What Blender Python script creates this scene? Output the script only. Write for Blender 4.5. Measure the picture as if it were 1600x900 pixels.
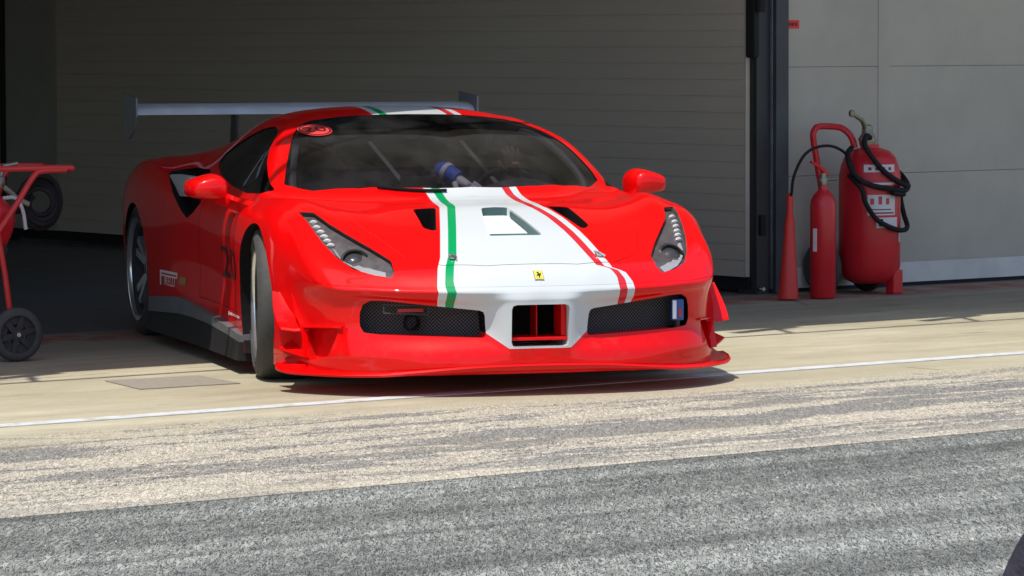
import bpy, bmesh, math, random
import numpy as np
from mathutils import Vector, Matrix
from mathutils.bvhtree import BVHTree
random.seed(7)
R=math.radians; PI=math.pi
scn=bpy.context.scene; COL=scn.collection
for o in list(bpy.data.objects): bpy.data.objects.remove(o)

# ---------- camera (axes: x along the garage fronts, y into the garages, z up) ----------
PHI=.905226
cam=bpy.data.cameras.new('camera'); camo=bpy.data.objects.new('camera',cam); COL.objects.link(camo)
cam.sensor_width=36; cam.lens=36*6243/1600; cam.clip_start=.5; cam.clip_end=3000
camo.matrix_world=Matrix.Translation((0,0,1.4727))@Matrix.Rotation(PHI-PI/2,4,'Z')@Matrix.Rotation(PI/2-.0623086,4,'X')@Matrix.Rotation(-.0028,4,'Z')
scn.camera=camo
# ---------- light ----------
SUN=Vector((-.36,-.15,1.0)).normalized()
elev=math.asin(SUN.z); az=math.atan2(SUN.x,SUN.y)
w=bpy.data.worlds.new('World'); scn.world=w; w.use_nodes=True
nt=w.node_tree; bg=nt.nodes['Background']; sky=nt.nodes.new('ShaderNodeTexSky')
sky.sky_type='NISHITA'; sky.sun_disc=False; sky.sun_elevation=elev; sky.sun_rotation=az
sky.air_density=1.0; sky.dust_density=1.5; sky.ozone_density=1.0
nt.links.new(sky.outputs[0],bg.inputs[0]); bg.inputs[1].default_value=.15
sl=bpy.data.lights.new('sun','SUN'); sl.energy=4.0; sl.angle=R(.53); sl.color=(1,.95,.86)
so=bpy.data.objects.new('sun',sl); COL.objects.link(so); so.rotation_euler=SUN.to_track_quat('Z','Y').to_euler(); so.location=(5,5,30)
scn.view_settings.view_transform='Standard'; scn.view_settings.look='None'
scn.view_settings.exposure=.32; scn.view_settings.gamma=1; scn.view_settings.use_curve_mapping=False
scn.cycles.max_bounces=8; scn.cycles.transparent_max_bounces=16
scn.cycles.use_denoising=True

# ---------- materials ----------
MATS={}
def mat(name,col=(.5,.5,.5),rough=.5,metal=0,coat=0,spec=.5,build=None):
    if name in MATS: return MATS[name]
    m=bpy.data.materials.new(name); m.use_nodes=True; MATS[name]=m
    p=m.node_tree.nodes['Principled BSDF']
    p.inputs['Base Color'].default_value=(*col,1); p.inputs['Roughness'].default_value=rough
    p.inputs['Metallic'].default_value=metal; p.inputs['Coat Weight'].default_value=coat
    p.inputs['Coat Roughness'].default_value=.03; p.inputs['Specular IOR Level'].default_value=spec
    if build: build(NT(m.node_tree),p)
    return m
class NT:
    def __init__(s,t): s.t=t
    def n(s,k,**kw):
        x=s.t.nodes.new('ShaderNode'+k)
        for a,b in kw.items(): setattr(x,a,b)
        return x
    def put(s,sock,v):
        if isinstance(v,bpy.types.NodeSocket): s.t.links.new(v,sock)
        elif v is not None:
            if sock.type=='RGBA' and len(v)==3: v=(*v,1)
            sock.default_value=v
    def m(s,op,a,b=None,c=None,clamp=False):
        x=s.n('Math',operation=op,use_clamp=clamp)
        for i,v in enumerate((a,b,c)):
            if v is not None: s.put(x.inputs[i],v)
        return x.outputs[0]
    def mix(s,f,a,b,blend='MIX'):
        x=s.n('Mix',data_type='RGBA',blend_type=blend); s.put(x.inputs[0],f); s.put(x.inputs[6],a); s.put(x.inputs[7],b); return x.outputs[2]
    def coord(s,kind='Object'): return s.n('TexCoord').outputs[kind]
    def scale(s,vec,sc,rot=(0,0,0)):
        x=s.n('Mapping'); s.put(x.inputs[0],vec); x.inputs['Scale'].default_value=sc; x.inputs['Rotation'].default_value=rot; return x.outputs[0]
    def noise(s,vec,scale,detail=4,rough=.55,dist=0,out=0):
        x=s.n('TexNoise'); s.put(x.inputs['Vector'],vec); x.inputs['Scale'].default_value=scale; x.inputs['Detail'].default_value=detail
        x.inputs['Roughness'].default_value=rough; x.inputs['Distortion'].default_value=dist; return x.outputs[out]
    def grazed(s,c,k=.2):
        return s.scale(s.scale(c,(1,1,1),(0,0,-R(51.87))),(k,1,1))
    def ramp(s,f,stops,interp='LINEAR'):
        x=s.n('ValToRGB'); s.put(x.inputs[0],f); cr=x.color_ramp; cr.interpolation=interp
        while len(cr.elements)<len(stops): cr.elements.new(.5)
        for e,(p,c) in zip(cr.elements,stops):
            e.position=p; e.color=(*c,1) if len(c)==3 else (c[0],c[0],c[0],1)
        return x.outputs[0]
    def step(s,v,e0,e1):
        x=s.n('MapRange',interpolation_type='SMOOTHSTEP'); s.put(x.inputs[0],v); s.put(x.inputs[1],e0); s.put(x.inputs[2],e1); return x.outputs[0]
    def sep(s,v):
        x=s.n('SeparateXYZ'); s.put(x.inputs[0],v); return x.outputs
    def bump(s,p,h,strength=.3,dist=.01):
        b=s.n('Bump'); s.put(b.inputs['Height'],h); b.inputs['Strength'].default_value=strength; b.inputs['Distance'].default_value=dist
        s.t.links.new(b.outputs[0],p.inputs['Normal'])
RED=(.66,.0012,.0018); WHITE=(.50,.53,.54)
def varied(amount=.25,scale=6,rough=None):
    def f(N,p):
        c=p.inputs['Base Color'].default_value[:3]; v=N.noise(N.coord(),scale,5,.6)
        N.put(p.inputs['Base Color'],N.mix(N.step(v,.3,.7),tuple(k*(1-amount) for k in c),tuple(min(1,k*(1+amount)) for k in c)))
        r=p.inputs['Roughness'].default_value
        N.put(p.inputs['Roughness'],N.m('MULTIPLY_ADD',v,.25,max(0,r-.12)))
    return f
def curve_of(N,x,pts):
    c=N.n('FloatCurve'); N.put(c.inputs['Value'],x); cv=c.mapping.curves[0]
    for i,(px,py) in enumerate(pts):
        if i==0: cv.points[0].location=(px,py)
        elif i==len(pts)-1: cv.points[-1].location=(px,py)
        else: cv.points.new(px,py)
    for q in cv.points: q.handle_type='VECTOR'
    c.mapping.update(); return c.outputs[0]
def livery(N,p):
    x,y,z=N.sep(N.coord())
    xs=N.m('MULTIPLY_ADD',x,.4,.5,clamp=True)
    wl_=curve_of(N,xs,[(0,.213),(.584,.213),(.690,.230),(.756,.274),(.9435,.350),(.944,.402),(.958,.428),(1,.424)])
    wr_=curve_of(N,xs,[(0,.213),(.584,.209),(.688,.227),(.806,.303),(.9,.366),(.930,.397),(.962,.421),(1,.415)])
    wb=N.m('ADD',N.m('MULTIPLY',N.m('GREATER_THAN',y,0),wl_),N.m('MULTIPLY',N.m('LESS_THAN',y,0),wr_))
    # the stripes sit a little off the centre line on the roof
    yy=N.m('SUBTRACT',y,N.m('MULTIPLY',N.m('LESS_THAN',x,-.6),.052))
    ay=N.m('ABSOLUTE',yy); d=N.m('SUBTRACT',wb,ay)                 # distance inside the white edge
    upper=N.m('MAXIMUM',N.m('GREATER_THAN',z,.70),N.m('GREATER_THAN',x,.45))
    # nose: white stays to the cheeks of the centre intake and narrows with height below the grille line
    low=N.m('LESS_THAN',z,.352)
    wl=N.m('MULTIPLY_ADD',z,1.35,-.135)
    wl=N.m('MINIMUM',wl,.26)
    dl=N.m('SUBTRACT',wl,ay)
    dsel=N.mix(low,N.m('MULTIPLY',d,1),dl)
    white=N.m('MULTIPLY',N.m('GREATER_THAN',dsel,0),upper)
    white=N.m('MULTIPLY',white,N.m('GREATER_THAN',z,.198))
    band=N.m('MULTIPLY',N.m('MULTIPLY',N.m('GREATER_THAN',d,.034),N.m('LESS_THAN',d,.070)),N.m('SUBTRACT',1,low))
    left=N.m('GREATER_THAN',yy,0)
    col=N.mix(white,RED,WHITE)
    bc=N.mix(left,(.0,.27,.085),(.52,.02,.03))
    col=N.mix(N.m('MULTIPLY',band,white),col,bc)
    dust=N.m('MULTIPLY',N.m('MULTIPLY',N.m('SUBTRACT',1,N.step(z,.10,.42)),N.step(N.noise(N.coord(),14,6,.7),.48,.80)),.22)
    chips=N.m('MULTIPLY',N.step(N.noise(N.coord(),130,1,.5),.80,.82),N.m('MULTIPLY',N.m('GREATER_THAN',x,.9),.6))
    col=N.mix(N.m('MAXIMUM',dust,chips),col,(.16,.10,.07))
    N.put(p.inputs['Base Color'],col)
    N.put(p.inputs['Roughness'],N.m('MULTIPLY_ADD',N.noise(N.coord(),3,3),.12,.36))
    N.put(p.inputs['Coat Roughness'],N.m('MULTIPLY_ADD',dust,.25,.014))
PAINT=mat('race_paint',RED,.4,coat=.6,spec=.05,build=livery)
LINER=mat('black_liner',(.010,.009,.010),.9,spec=.1)
WLINER=mat('white_duct',(.60,.63,.63),.4)
GLINER=mat('grey_duct',(.32,.32,.33),.35,metal=.3)
RPAINT=mat('red_paint',RED,.4,coat=.6,spec=.05,build=lambda N,p:N.put(p.inputs['Roughness'],N.m('MULTIPLY_ADD',N.noise(N.coord(),5,3),.15,.34)))
BLACK=mat('satin_black',(.02,.02,.022),.45,build=varied(.3,9))
MATTE=mat('dark_trim',(.035,.034,.036),.8,build=varied(.3,14))
CARBON=mat('carbon_grille',(.02,.018,.02),.8,spec=.12,build=lambda N,p:(lambda a:N.put(p.inputs['Base Color'],N.mix(a,(.004,.0035,.004),(.11,.10,.105))))(
    (lambda c:N.m('MULTIPLY',N.step(N.m('ABSOLUTE',N.m('SINE',N.m('MULTIPLY',N.m('ADD',c[1],c[2]),210))),.25,.5),N.step(N.m('ABSOLUTE',N.m('SINE',N.m('MULTIPLY',N.m('SUBTRACT',c[1],c[2]),210))),.25,.5)))(N.sep(N.coord()))))
ALU=mat('brushed_metal',(.55,.55,.56),.3,metal=1,build=varied(.2,30))
GREYMETAL=mat('grey_metal',(.30,.31,.33),.4,metal=.6,build=varied(.2,12))
def rubber(N,p):
    v=N.noise(N.coord(),40,4); N.put(p.inputs['Base Color'],N.mix(v,(.035,.034,.034),(.075,.073,.071))); N.bump(p,N.noise(N.coord(),300,2),.25,.002)
RUBBER=mat('tyre_rubber',(.05,.05,.05),.75,build=rubber)
def glassmat(name,tint,rough=.02,refl=(1,1,1),ior=1.45,film=0):
    m=bpy.data.materials.new(name); m.use_nodes=True; t=m.node_tree; t.nodes.clear(); N=NT(t)
    o=N.n('OutputMaterial'); tr=N.n('BsdfTransparent'); gl=N.n('BsdfGlossy'); fr=N.n('Fresnel'); mx=N.n('MixShader')
    tr.inputs[0].default_value=(*tint,1); gl.inputs[0].default_value=(*refl,1); gl.inputs['Roughness'].default_value=rough; fr.inputs[0].default_value=ior
    t.links.new(fr.outputs[0],mx.inputs[0]); t.links.new(tr.outputs[0],mx.inputs[1]); t.links.new(gl.outputs[0],mx.inputs[2]); 
    out=mx.outputs[0]
    if film:
        df=N.n('BsdfDiffuse'); df.inputs[0].default_value=(.5,.48,.5,1); m2=N.n('MixShader')
        N.put(m2.inputs[0],N.m('MULTIPLY',N.step(N.noise(N.scale(N.coord(),(.5,1,1)),5,5,.65),.30,.75),film)); t.links.new(out,m2.inputs[1]); t.links.new(df.outputs[0],m2.inputs[2]); out=m2.outputs[0]
    t.links.new(out,o.inputs[0]); MATS[name]=m; return m
SCREEN=glassmat('windscreen_glass',(.36,.35,.39),film=.03); TINT=glassmat('side_glass',(.35,.35,.36)); LENS=glassmat('lamp_lens',(.88,.88,.9))

# ---------- mesh helpers ----------
def link(name,me,parent=None,loc=None):
    o=bpy.data.objects.new(name,me); COL.objects.link(o)
    if parent: o.parent=parent
    if loc is not None: o.location=loc
    return o
def obj(name,bm,mats,parent=None,smooth=True,angle=35,loc=None):
    me=bpy.data.meshes.new(name); bmesh.ops.recalc_face_normals(bm,faces=bm.faces) if not bm.get('keep') else None
    return _fin(name,bm,me,mats,parent,smooth,angle,loc)
def _fin(name,bm,me,mats,parent,smooth,angle,loc):
    if smooth:
        for f in bm.faces: f.smooth=True
        for e in bm.edges:
            if len(e.link_faces)==2 and e.calc_face_angle(0)>R(angle): e.smooth=False
    bm.to_mesh(me); bm.free()
    for m in (mats if isinstance(mats,(list,tuple)) else [mats]): me.materials.append(m)
    return link(name,me,parent,loc)
class BM:
    """gathers shapes into one mesh"""
    def __init__(s): s.bm=bmesh.new()
    def poly(s,verts,faces,mi=0):
        vs=[s.bm.verts.new(v) for v in verts]
        for f in faces:
            try: s.bm.faces.new([vs[i] for i in f]).material_index=mi
            except ValueError: pass
        return vs
    def box(s,lo,hi,bev=0,mi=0,M=None):
        x0,y0,z0=lo; x1,y1,z1=hi
        t=bmesh.new(); bmesh.ops.create_cube(t,size=1)
        for v in t.verts: v.co=Vector(((x0+x1)/2+v.co.x*(x1-x0),(y0+y1)/2+v.co.y*(y1-y0),(z0+z1)/2+v.co.z*(z1-z0)))
        if bev: bmesh.ops.bevel(t,geom=t.edges[:],offset=bev,segments=2,affect='EDGES',profile=.6)
        return s.add(t,mi,M)
    def add(s,t,mi=0,M=None):
        if M: bmesh.ops.transform(t,matrix=M,verts=t.verts)
        mp={v:s.bm.verts.new(v.co) for v in t.verts}
        for f in t.faces:
            try: s.bm.faces.new([mp[v] for v in f.verts]).material_index=mi
            except ValueError: pass
        t.free(); return s
    def tube(s,pts,r,seg=10,mi=0,caps=True,closed=False):
        P=[Vector(p) for p in pts]; n=len(P); rr=r if isinstance(r,(list,tuple)) else [r]*n
        rings=[]; up=None
        for i in range(n):
            if closed: t=(P[(i+1)%n]-P[i-1]).normalized()
            else: t=(P[min(i+1,n-1)]-P[max(i-1,0)]).normalized()
            if up is None:
                up=t.orthogonal().normalized()
            up=(up-t*up.dot(t)).normalized(); b=t.cross(up)
            rings.append([s.bm.verts.new(P[i]+(up*math.cos(2*PI*k/seg)+b*math.sin(2*PI*k/seg))*rr[i]) for k in range(seg)])
        m=n if closed else n-1
        for i in range(m):
            a,b=rings[i],rings[(i+1)%n]
            for k in range(seg):
                s.bm.faces.new((a[k],a[(k+1)%seg],b[(k+1)%seg],b[k])).material_index=mi
        if caps and not closed:
            s.bm.faces.new(rings[0][::-1]).material_index=mi; s.bm.faces.new(rings[-1]).material_index=mi
        return s
    def lathe(s,prof,seg=32,axis='Z',mi=0,M=None,closed=False):
        """prof: (radius, height) pairs"""
        t=bmesh.new(); rings=[]
        for r,h in prof:
            if r<1e-6: rings.append([t.verts.new((0,0,h))])
            else: rings.append([t.verts.new((r*math.cos(2*PI*k/seg),r*math.sin(2*PI*k/seg),h)) for k in range(seg)])
        pairs=list(zip(rings,rings[1:]))+([(rings[-1],rings[0])] if closed else [])
        for a,b in pairs:
            for k in range(seg):
                k2=(k+1)%seg
                q=[a[k%len(a)],a[k2%len(a)],b[k2%len(b)],b[k%len(b)]]
                q=[v for i,v in enumerate(q) if v not in q[:i]]
                if len(q)>2: t.faces.new(q)
        if axis=='Y': bmesh.ops.transform(t,matrix=Matrix.Rotation(-PI/2,4,'X'),verts=t.verts)
        if axis=='X': bmesh.ops.transform(t,matrix=Matrix.Rotation(PI/2,4,'Y'),verts=t.verts)
        return s.add(t,mi,M)
    def prism(s,poly,d0,d1,mi=0):
        """poly: 3D outline; d0,d1: offset vectors (or one per vertex) to the two ends"""
        n=len(poly); P=[Vector(p) for p in poly]
        A=[p+Vector(d0) for p in P]; B=[p+Vector(d1) for p in P]
        s.poly(A+B,[list(range(n))[::-1],list(range(n,2*n))]+[(i,(i+1)%n,n+(i+1)%n,n+i) for i in range(n)],mi); return s
    def loft(s,rings,mi=0,caps=True,closed=True):
        R_=[[s.bm.verts.new(p) for p in r] for r in rings]; m=len(R_[0])
        for a,b in zip(R_,R_[1:]):
            for k in range(m if closed else m-1):
                try: s.bm.faces.new((a[k],a[(k+1)%m],b[(k+1)%m],b[k])).material_index=mi
                except ValueError: pass
        if caps: s.bm.faces.new(R_[0][::-1]).material_index=mi; s.bm.faces.new(R_[-1]).material_index=mi
        return s
    def out(s,name,mats,parent=None,smooth=True,angle=35,loc=None,weld=True):
        if weld: bmesh.ops.remove_doubles(s.bm,verts=s.bm.verts,dist=1e-5)
        bmesh.ops.recalc_face_normals(s.bm,faces=s.bm.faces)
        return _fin(name,s.bm,bpy.data.meshes.new(name),mats,parent,smooth,angle,loc)
def sheet(name,verts,mats,parent=None,drop=.003):
    b=BM(); n=len(verts); b.poly(list(verts)+[(x,y,z-drop) for x,y,z in verts],[list(range(n))]+[(i,(i+1)%n,n+(i+1)%n,n+i) for i in range(n)]); return b.out(name,mats,parent,smooth=False)
def thing(name,label,cat,loc=(0,0,0),rz=0,group=None):
    o=bpy.data.objects.new(name,None); COL.objects.link(o); o.location=loc; o.rotation_euler=(0,0,rz); o.empty_display_size=.1
    return tag(o,label,cat,group)
def tag(o,label,cat,group=None):
    o['label']=label; o['category']=cat
    if group: o['group']=group
    return o
def struct(o): o['kind']='structure'; return o
def bez(P,n=8):
    """smooth line through points"""
    P=[np.array(p,float) for p in P]; Q=[2*P[0]-P[1]]+P+[2*P[-1]-P[-2]]; out=[]
    for i in range(1,len(Q)-2):
        a,b,c,d=Q[i-1:i+3]
        for k in range(n):
            t=k/n; out.append(.5*((2*b)+(c-a)*t+(2*a-5*b+4*c-d)*t*t+(3*b-a-3*c+d)*t**3))
    out.append(P[-1]); return [tuple(p) for p in out]
def text_mesh(s,size):
    """flat lettering as a bmesh in the xy plane, centred"""
    c=bpy.data.curves.new('t','FONT'); c.body=s; c.size=size; c.align_x='CENTER'; c.align_y='CENTER'; c.resolution_u=4
    o=bpy.data.objects.new('t',c); COL.objects.link(o); bpy.context.view_layer.update()
    me=bpy.data.meshes.new_from_object(o.evaluated_get(bpy.context.evaluated_depsgraph_get()))
    b=bmesh.new(); b.from_mesh(me); bpy.data.objects.remove(o); bpy.data.curves.remove(c); bpy.data.meshes.remove(me); return b
# ---- car body control net (car axes: x forward, y to the car's left, z up) ----
LIP=[(1.233,0,.431),(1.230,.125,.430),(1.222,.225,.430),(1.165,.45,.431),(1.070,.67,.438),(.935,.845,.452)]
EDGE=[(.800,.890,.550),(.625,.893,.655),(.450,.888,.730),(.200,.893,.757),(-.120,.890,.757),(-.380,.875,.748),(-.650,.862,.740),
 (-.950,.862,.738),(-1.300,.882,.750),(-1.700,.915,.790),(-2.150,.915,.850),(-2.650,.905,.873),(-3.000,.875,.850),(-3.300,.830,.825)]
TOP=[ # rows 1.. : centre, four inner points (the sixth is EDGE)
 [(1.165,0,.512),(1.155,.15,.512),(1.130,.32,.508),(1.060,.53,.503),(.945,.73,.512)],
 [(1.020,0,.577),(1.012,.17,.577),(.985,.36,.574),(.915,.57,.573),(.790,.755,.592)],
 [(.820,0,.660),(.812,.20,.659),(.775,.42,.655),(.690,.62,.662),(.585,.78,.700)],
 [(.540,0,.752),(.500,.30,.744),(.400,.55,.742),(.340,.68,.760),(.270,.795,.786)],
 [(.250,0,.794),(.130,.43,.788),(-.250,.745,.781),(-.270,.800,.780),(-.200,.858,.773)],
 [(-.030,0,.900),(-.110,.39,.893),(-.395,.720,.884),(-.480,.773,.872),(-.430,.848,.760)],
 [(-.380,0,1.005),(-.430,.34,.998),(-.610,.655,1.002),(-.700,.702,.985),(-.700,.838,.752)],
 [(-.910,0,1.116),(-.915,.29,1.111),(-.925,.535,1.085),(-.965,.600,1.066),(-.980,.838,.748)],
 [(-1.300,0,1.158),(-1.300,.27,1.151),(-1.300,.490,1.118),(-1.300,.583,1.080),(-1.300,.845,.762)],
 [(-1.700,0,1.140),(-1.700,.26,1.132),(-1.700,.470,1.100),(-1.700,.570,1.050),(-1.700,.840,.805)],
 [(-2.150,0,1.060),(-2.150,.25,1.055),(-2.150,.450,1.025),(-2.150,.580,.970),(-2.150,.780,.868)],
 [(-2.650,0,.955),(-2.650,.26,.950),(-2.650,.480,.930),(-2.650,.640,.900),(-2.650,.790,.892)],
 [(-3.000,0,.885),(-3.000,.26,.882),(-3.000,.480,.872),(-3.000,.640,.866),(-3.000,.780,.866)],
 [(-3.300,0,.845),(-3.300,.26,.843),(-3.300,.480,.838),(-3.300,.640,.835),(-3.300,.750,.832)]]
SIDE=[ # rows below LIP/EDGE: five points each
 [(1.240,0,.405),(1.238,0,.380),(1.228,0,.200),(1.228,0,.135),(1.215,0,.095)],
 [(1.238,.125,.405),(1.236,.125,.380),(1.226,.125,.200),(1.226,.130,.135),(1.213,.13,.095)],
 [(1.207,.225,.400),(1.182,.225,.360),(1.172,.220,.243),(1.214,.24,.135),(1.204,.24,.095)],
 [(1.150,.450,.405),(1.125,.450,.378),(1.120,.455,.252),(1.166,.47,.135),(1.156,.47,.095)],
 [(1.060,.675,.418),(1.043,.673,.398),(1.030,.695,.260),(1.046,.715,.135),(1.038,.715,.095)],
 [(.930,.838,.432),(.920,.822,.392),(.905,.825,.262),(.898,.852,.140),(.888,.848,.095)],
 [(.795,.900,.475),(.785,.882,.390),(.775,.882,.262),(.765,.900,.140),(.765,.895,.095)],
 [(.612,.930,.575),(.605,.942,.450),(.600,.942,.300),(.590,.942,.150),(.590,.935,.095)],
 [(.450,.944,.675),(.450,.970,.560),(.450,.972,.350),(.450,.962,.170),(.450,.950,.095)],
 [(.200,.946,.712),(.200,.974,.620),(.200,.972,.400),(.200,.962,.180),(.200,.950,.095)],
 [(-.120,.942,.708),(-.120,.968,.615),(-.120,.962,.400),(-.120,.952,.190),(-.120,.945,.095)],
 [(-.380,.925,.700),(-.380,.948,.605),(-.380,.935,.410),(-.380,.930,.200),(-.380,.925,.095)],
 [(-.650,.904,.695),(-.650,.922,.595),(-.650,.908,.415),(-.650,.920,.210),(-.650,.920,.095)],
 [(-.950,.898,.690),(-.950,.912,.585),(-.950,.898,.420),(-.950,.922,.220),(-.950,.922,.095)],
 [(-1.300,.910,.700),(-1.300,.915,.590),(-1.300,.905,.425),(-1.300,.932,.235),(-1.300,.928,.095)],
 [(-1.700,.940,.730),(-1.700,.945,.610),(-1.700,.938,.430),(-1.700,.950,.250),(-1.700,.940,.095)],
 [(-2.150,.957,.780),(-2.150,.972,.650),(-2.150,.970,.430),(-2.150,.965,.250),(-2.150,.950,.100)],
 [(-2.650,.957,.800),(-2.650,.978,.680),(-2.650,.978,.450),(-2.650,.970,.260),(-2.650,.950,.120)],
 [(-3.000,.928,.780),(-3.000,.955,.660),(-3.000,.955,.450),(-3.000,.945,.290),(-3.000,.920,.160)],
 [(-3.300,.880,.760),(-3.300,.905,.650),(-3.300,.905,.450),(-3.300,.895,.310),(-3.300,.870,.200)]]
_LEDGE={2:(1.203,.236,.188),3:(1.157,.468,.182),4:(1.052,.712,.176),5:(.906,.846,.180)}
SIDE=[r[:3]+[_LEDGE.get(k,tuple(.5*(a+b) for a,b in zip(r[2],r[3])))]+r[3:] for k,r in enumerate(SIDE)]
UPS=6
def spline(P, s):
    P=np.asarray(P,float); n=len(P)
    d=np.linalg.norm(np.diff(P,axis=0).reshape(n-1,-1,3),axis=2).mean(1)**.7+1e-6
    g=np.diff(P,axis=0)/d.reshape(-1,*([1]*(P.ndim-1)))
    m=np.zeros_like(P); m[0]=g[0]; m[-1]=g[-1]
    for i in range(1,n-1): m[i]=(g[i-1]*d[i]+g[i]*d[i-1])/(d[i-1]+d[i])
    out=[]
    for i in range(n-1):
        for k in range(s):
            t=k/s; t2=t*t; t3=t2*t
            out.append((2*t3-3*t2+1)*P[i]+(t3-2*t2+t)*d[i]*m[i]+(3*t2-2*t3)*P[i+1]+(t3-t2)*d[i]*m[i+1])
    out.append(P[-1]); return np.array(out)
def dense(G,s):
    G=spline(np.asarray(G,float),s)
    return spline(G.transpose(1,0,2),s).transpose(1,0,2)
def body_bmesh():
    s=UPS
    edge0=LIP+EDGE
    S=dense([[e]+r for e,r in zip(edge0,SIDE)],s)          # K x 6 rows
    T=dense([LIP]+[r+[e] for r,e in zip(TOP,EDGE)],s)
    n5=5*s
    d0=S[:n5+1,0]-T[0]                                      # make the shared edge agree
    for i in range(s+1): T[i]+=d0*(1-i/s)
    d1=S[n5:,0]-T[:,-1]
    for j in range(s+1): T[:,-1-j]+=d1*(1-j/s)
    S[0,:,1]=0; T[:,0,1]=0
    bm=bmesh.new(); V={}
    def v(p):
        k=(round(p[0],5),round(p[1],5),round(p[2],5))
        if k not in V: V[k]=bm.verts.new(k)
        return V[k]
    def quad(a,b,c,d):
        vs=[]
        for p in (a,b,c,d):
            q=v(p)
            if q not in vs: vs.append(q)
        if len(vs)>2:
            try: bm.faces.new(vs)
            except ValueError: pass
    f=np.array([1,-1,1])
    for sg in (1,-1):
        m=np.array([1,sg,1])
        for G in (T,S):
            for i in range(G.shape[0]-1):
                for j in range(G.shape[1]-1):
                    quad(G[i,j]*m,G[i+1,j]*m,G[i+1,j+1]*m,G[i,j+1]*m)
    # underside and tail
    B=S[:,-1]
    for i in range(len(B)-1): quad(B[i],B[i+1],B[i+1]*f,B[i]*f)
    tail=[T[-1,j] for j in range(T.shape[1])]+[S[-1,j] for j in range(1,S.shape[1])]
    loop=tail[1:]; loop=[p*f for p in loop[::-1]]+[tail[0]]+loop
    bm.faces.new([v(p) for p in loop])
    bmesh.ops.remove_doubles(bm,verts=bm.verts,dist=2e-5)
    # ease the shoulder and the nose
    sel=[q for q in bm.verts if -3.25<q.co.x<1.2 and q.co.z>.13]
    for _ in range(4): bmesh.ops.smooth_vert(bm,verts=sel,factor=.35,use_axis_x=False,use_axis_y=True,use_axis_z=True)
    bmesh.ops.recalc_face_normals(bm,faces=bm.faces)
    return bm
# =====================================================================
# THE SETTING
# =====================================================================
def asphalt(N,p):
    c=N.coord(); g=N.grazed(c,.15)
    n1=N.noise(g,84,2,.6,.9); worm=N.step(N.m('ABSOLUTE',N.m('SUBTRACT',n1,.5)),.0,.075); fine=N.m('ADD',N.m('MULTIPLY',worm,.30),N.m('MULTIPLY_ADD',n1,.55,.075)); grain=N.noise(g,210,2,.6)
    patch=N.noise(N.scale(c,(.22,1.0,1)),1.3,4,.6); streak=N.noise(N.scale(c,(.05,1.5,1)),2.0,4,.65); mid=N.noise(g,14,4,.65)
    v=N.m('ADD',N.m('MULTIPLY',N.step(fine,.33,.67),.72),N.m('MULTIPLY',grain,.28))
    col=N.ramp(v,[(.10,(.025,.027,.027)),(.40,(.074,.079,.075)),(.63,(.122,.128,.116)),(.94,(.265,.27,.242))])
    k=N.m('MULTIPLY',N.m('MULTIPLY',N.m('MULTIPLY_ADD',N.step(patch,.3,.72),.46,.74),N.m('MULTIPLY_ADD',N.step(streak,.36,.62),.62,.66)),N.m('MULTIPLY_ADD',N.step(mid,.3,.7),.3,.86))
    cb=N.n('CombineColor'); [N.put(cb.inputs[i],k) for i in range(3)]
    col=N.mix(1,col,cb.outputs[0],'MULTIPLY')
    N.put(p.inputs['Base Color'],N.mix(N.step(N.noise(g,60,1,.5),.775,.80),col,(.45,.44,.40)))
    N.bump(p,N.m('ADD',fine,N.m('MULTIPLY',grain,.5)),.35,.006)
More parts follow.
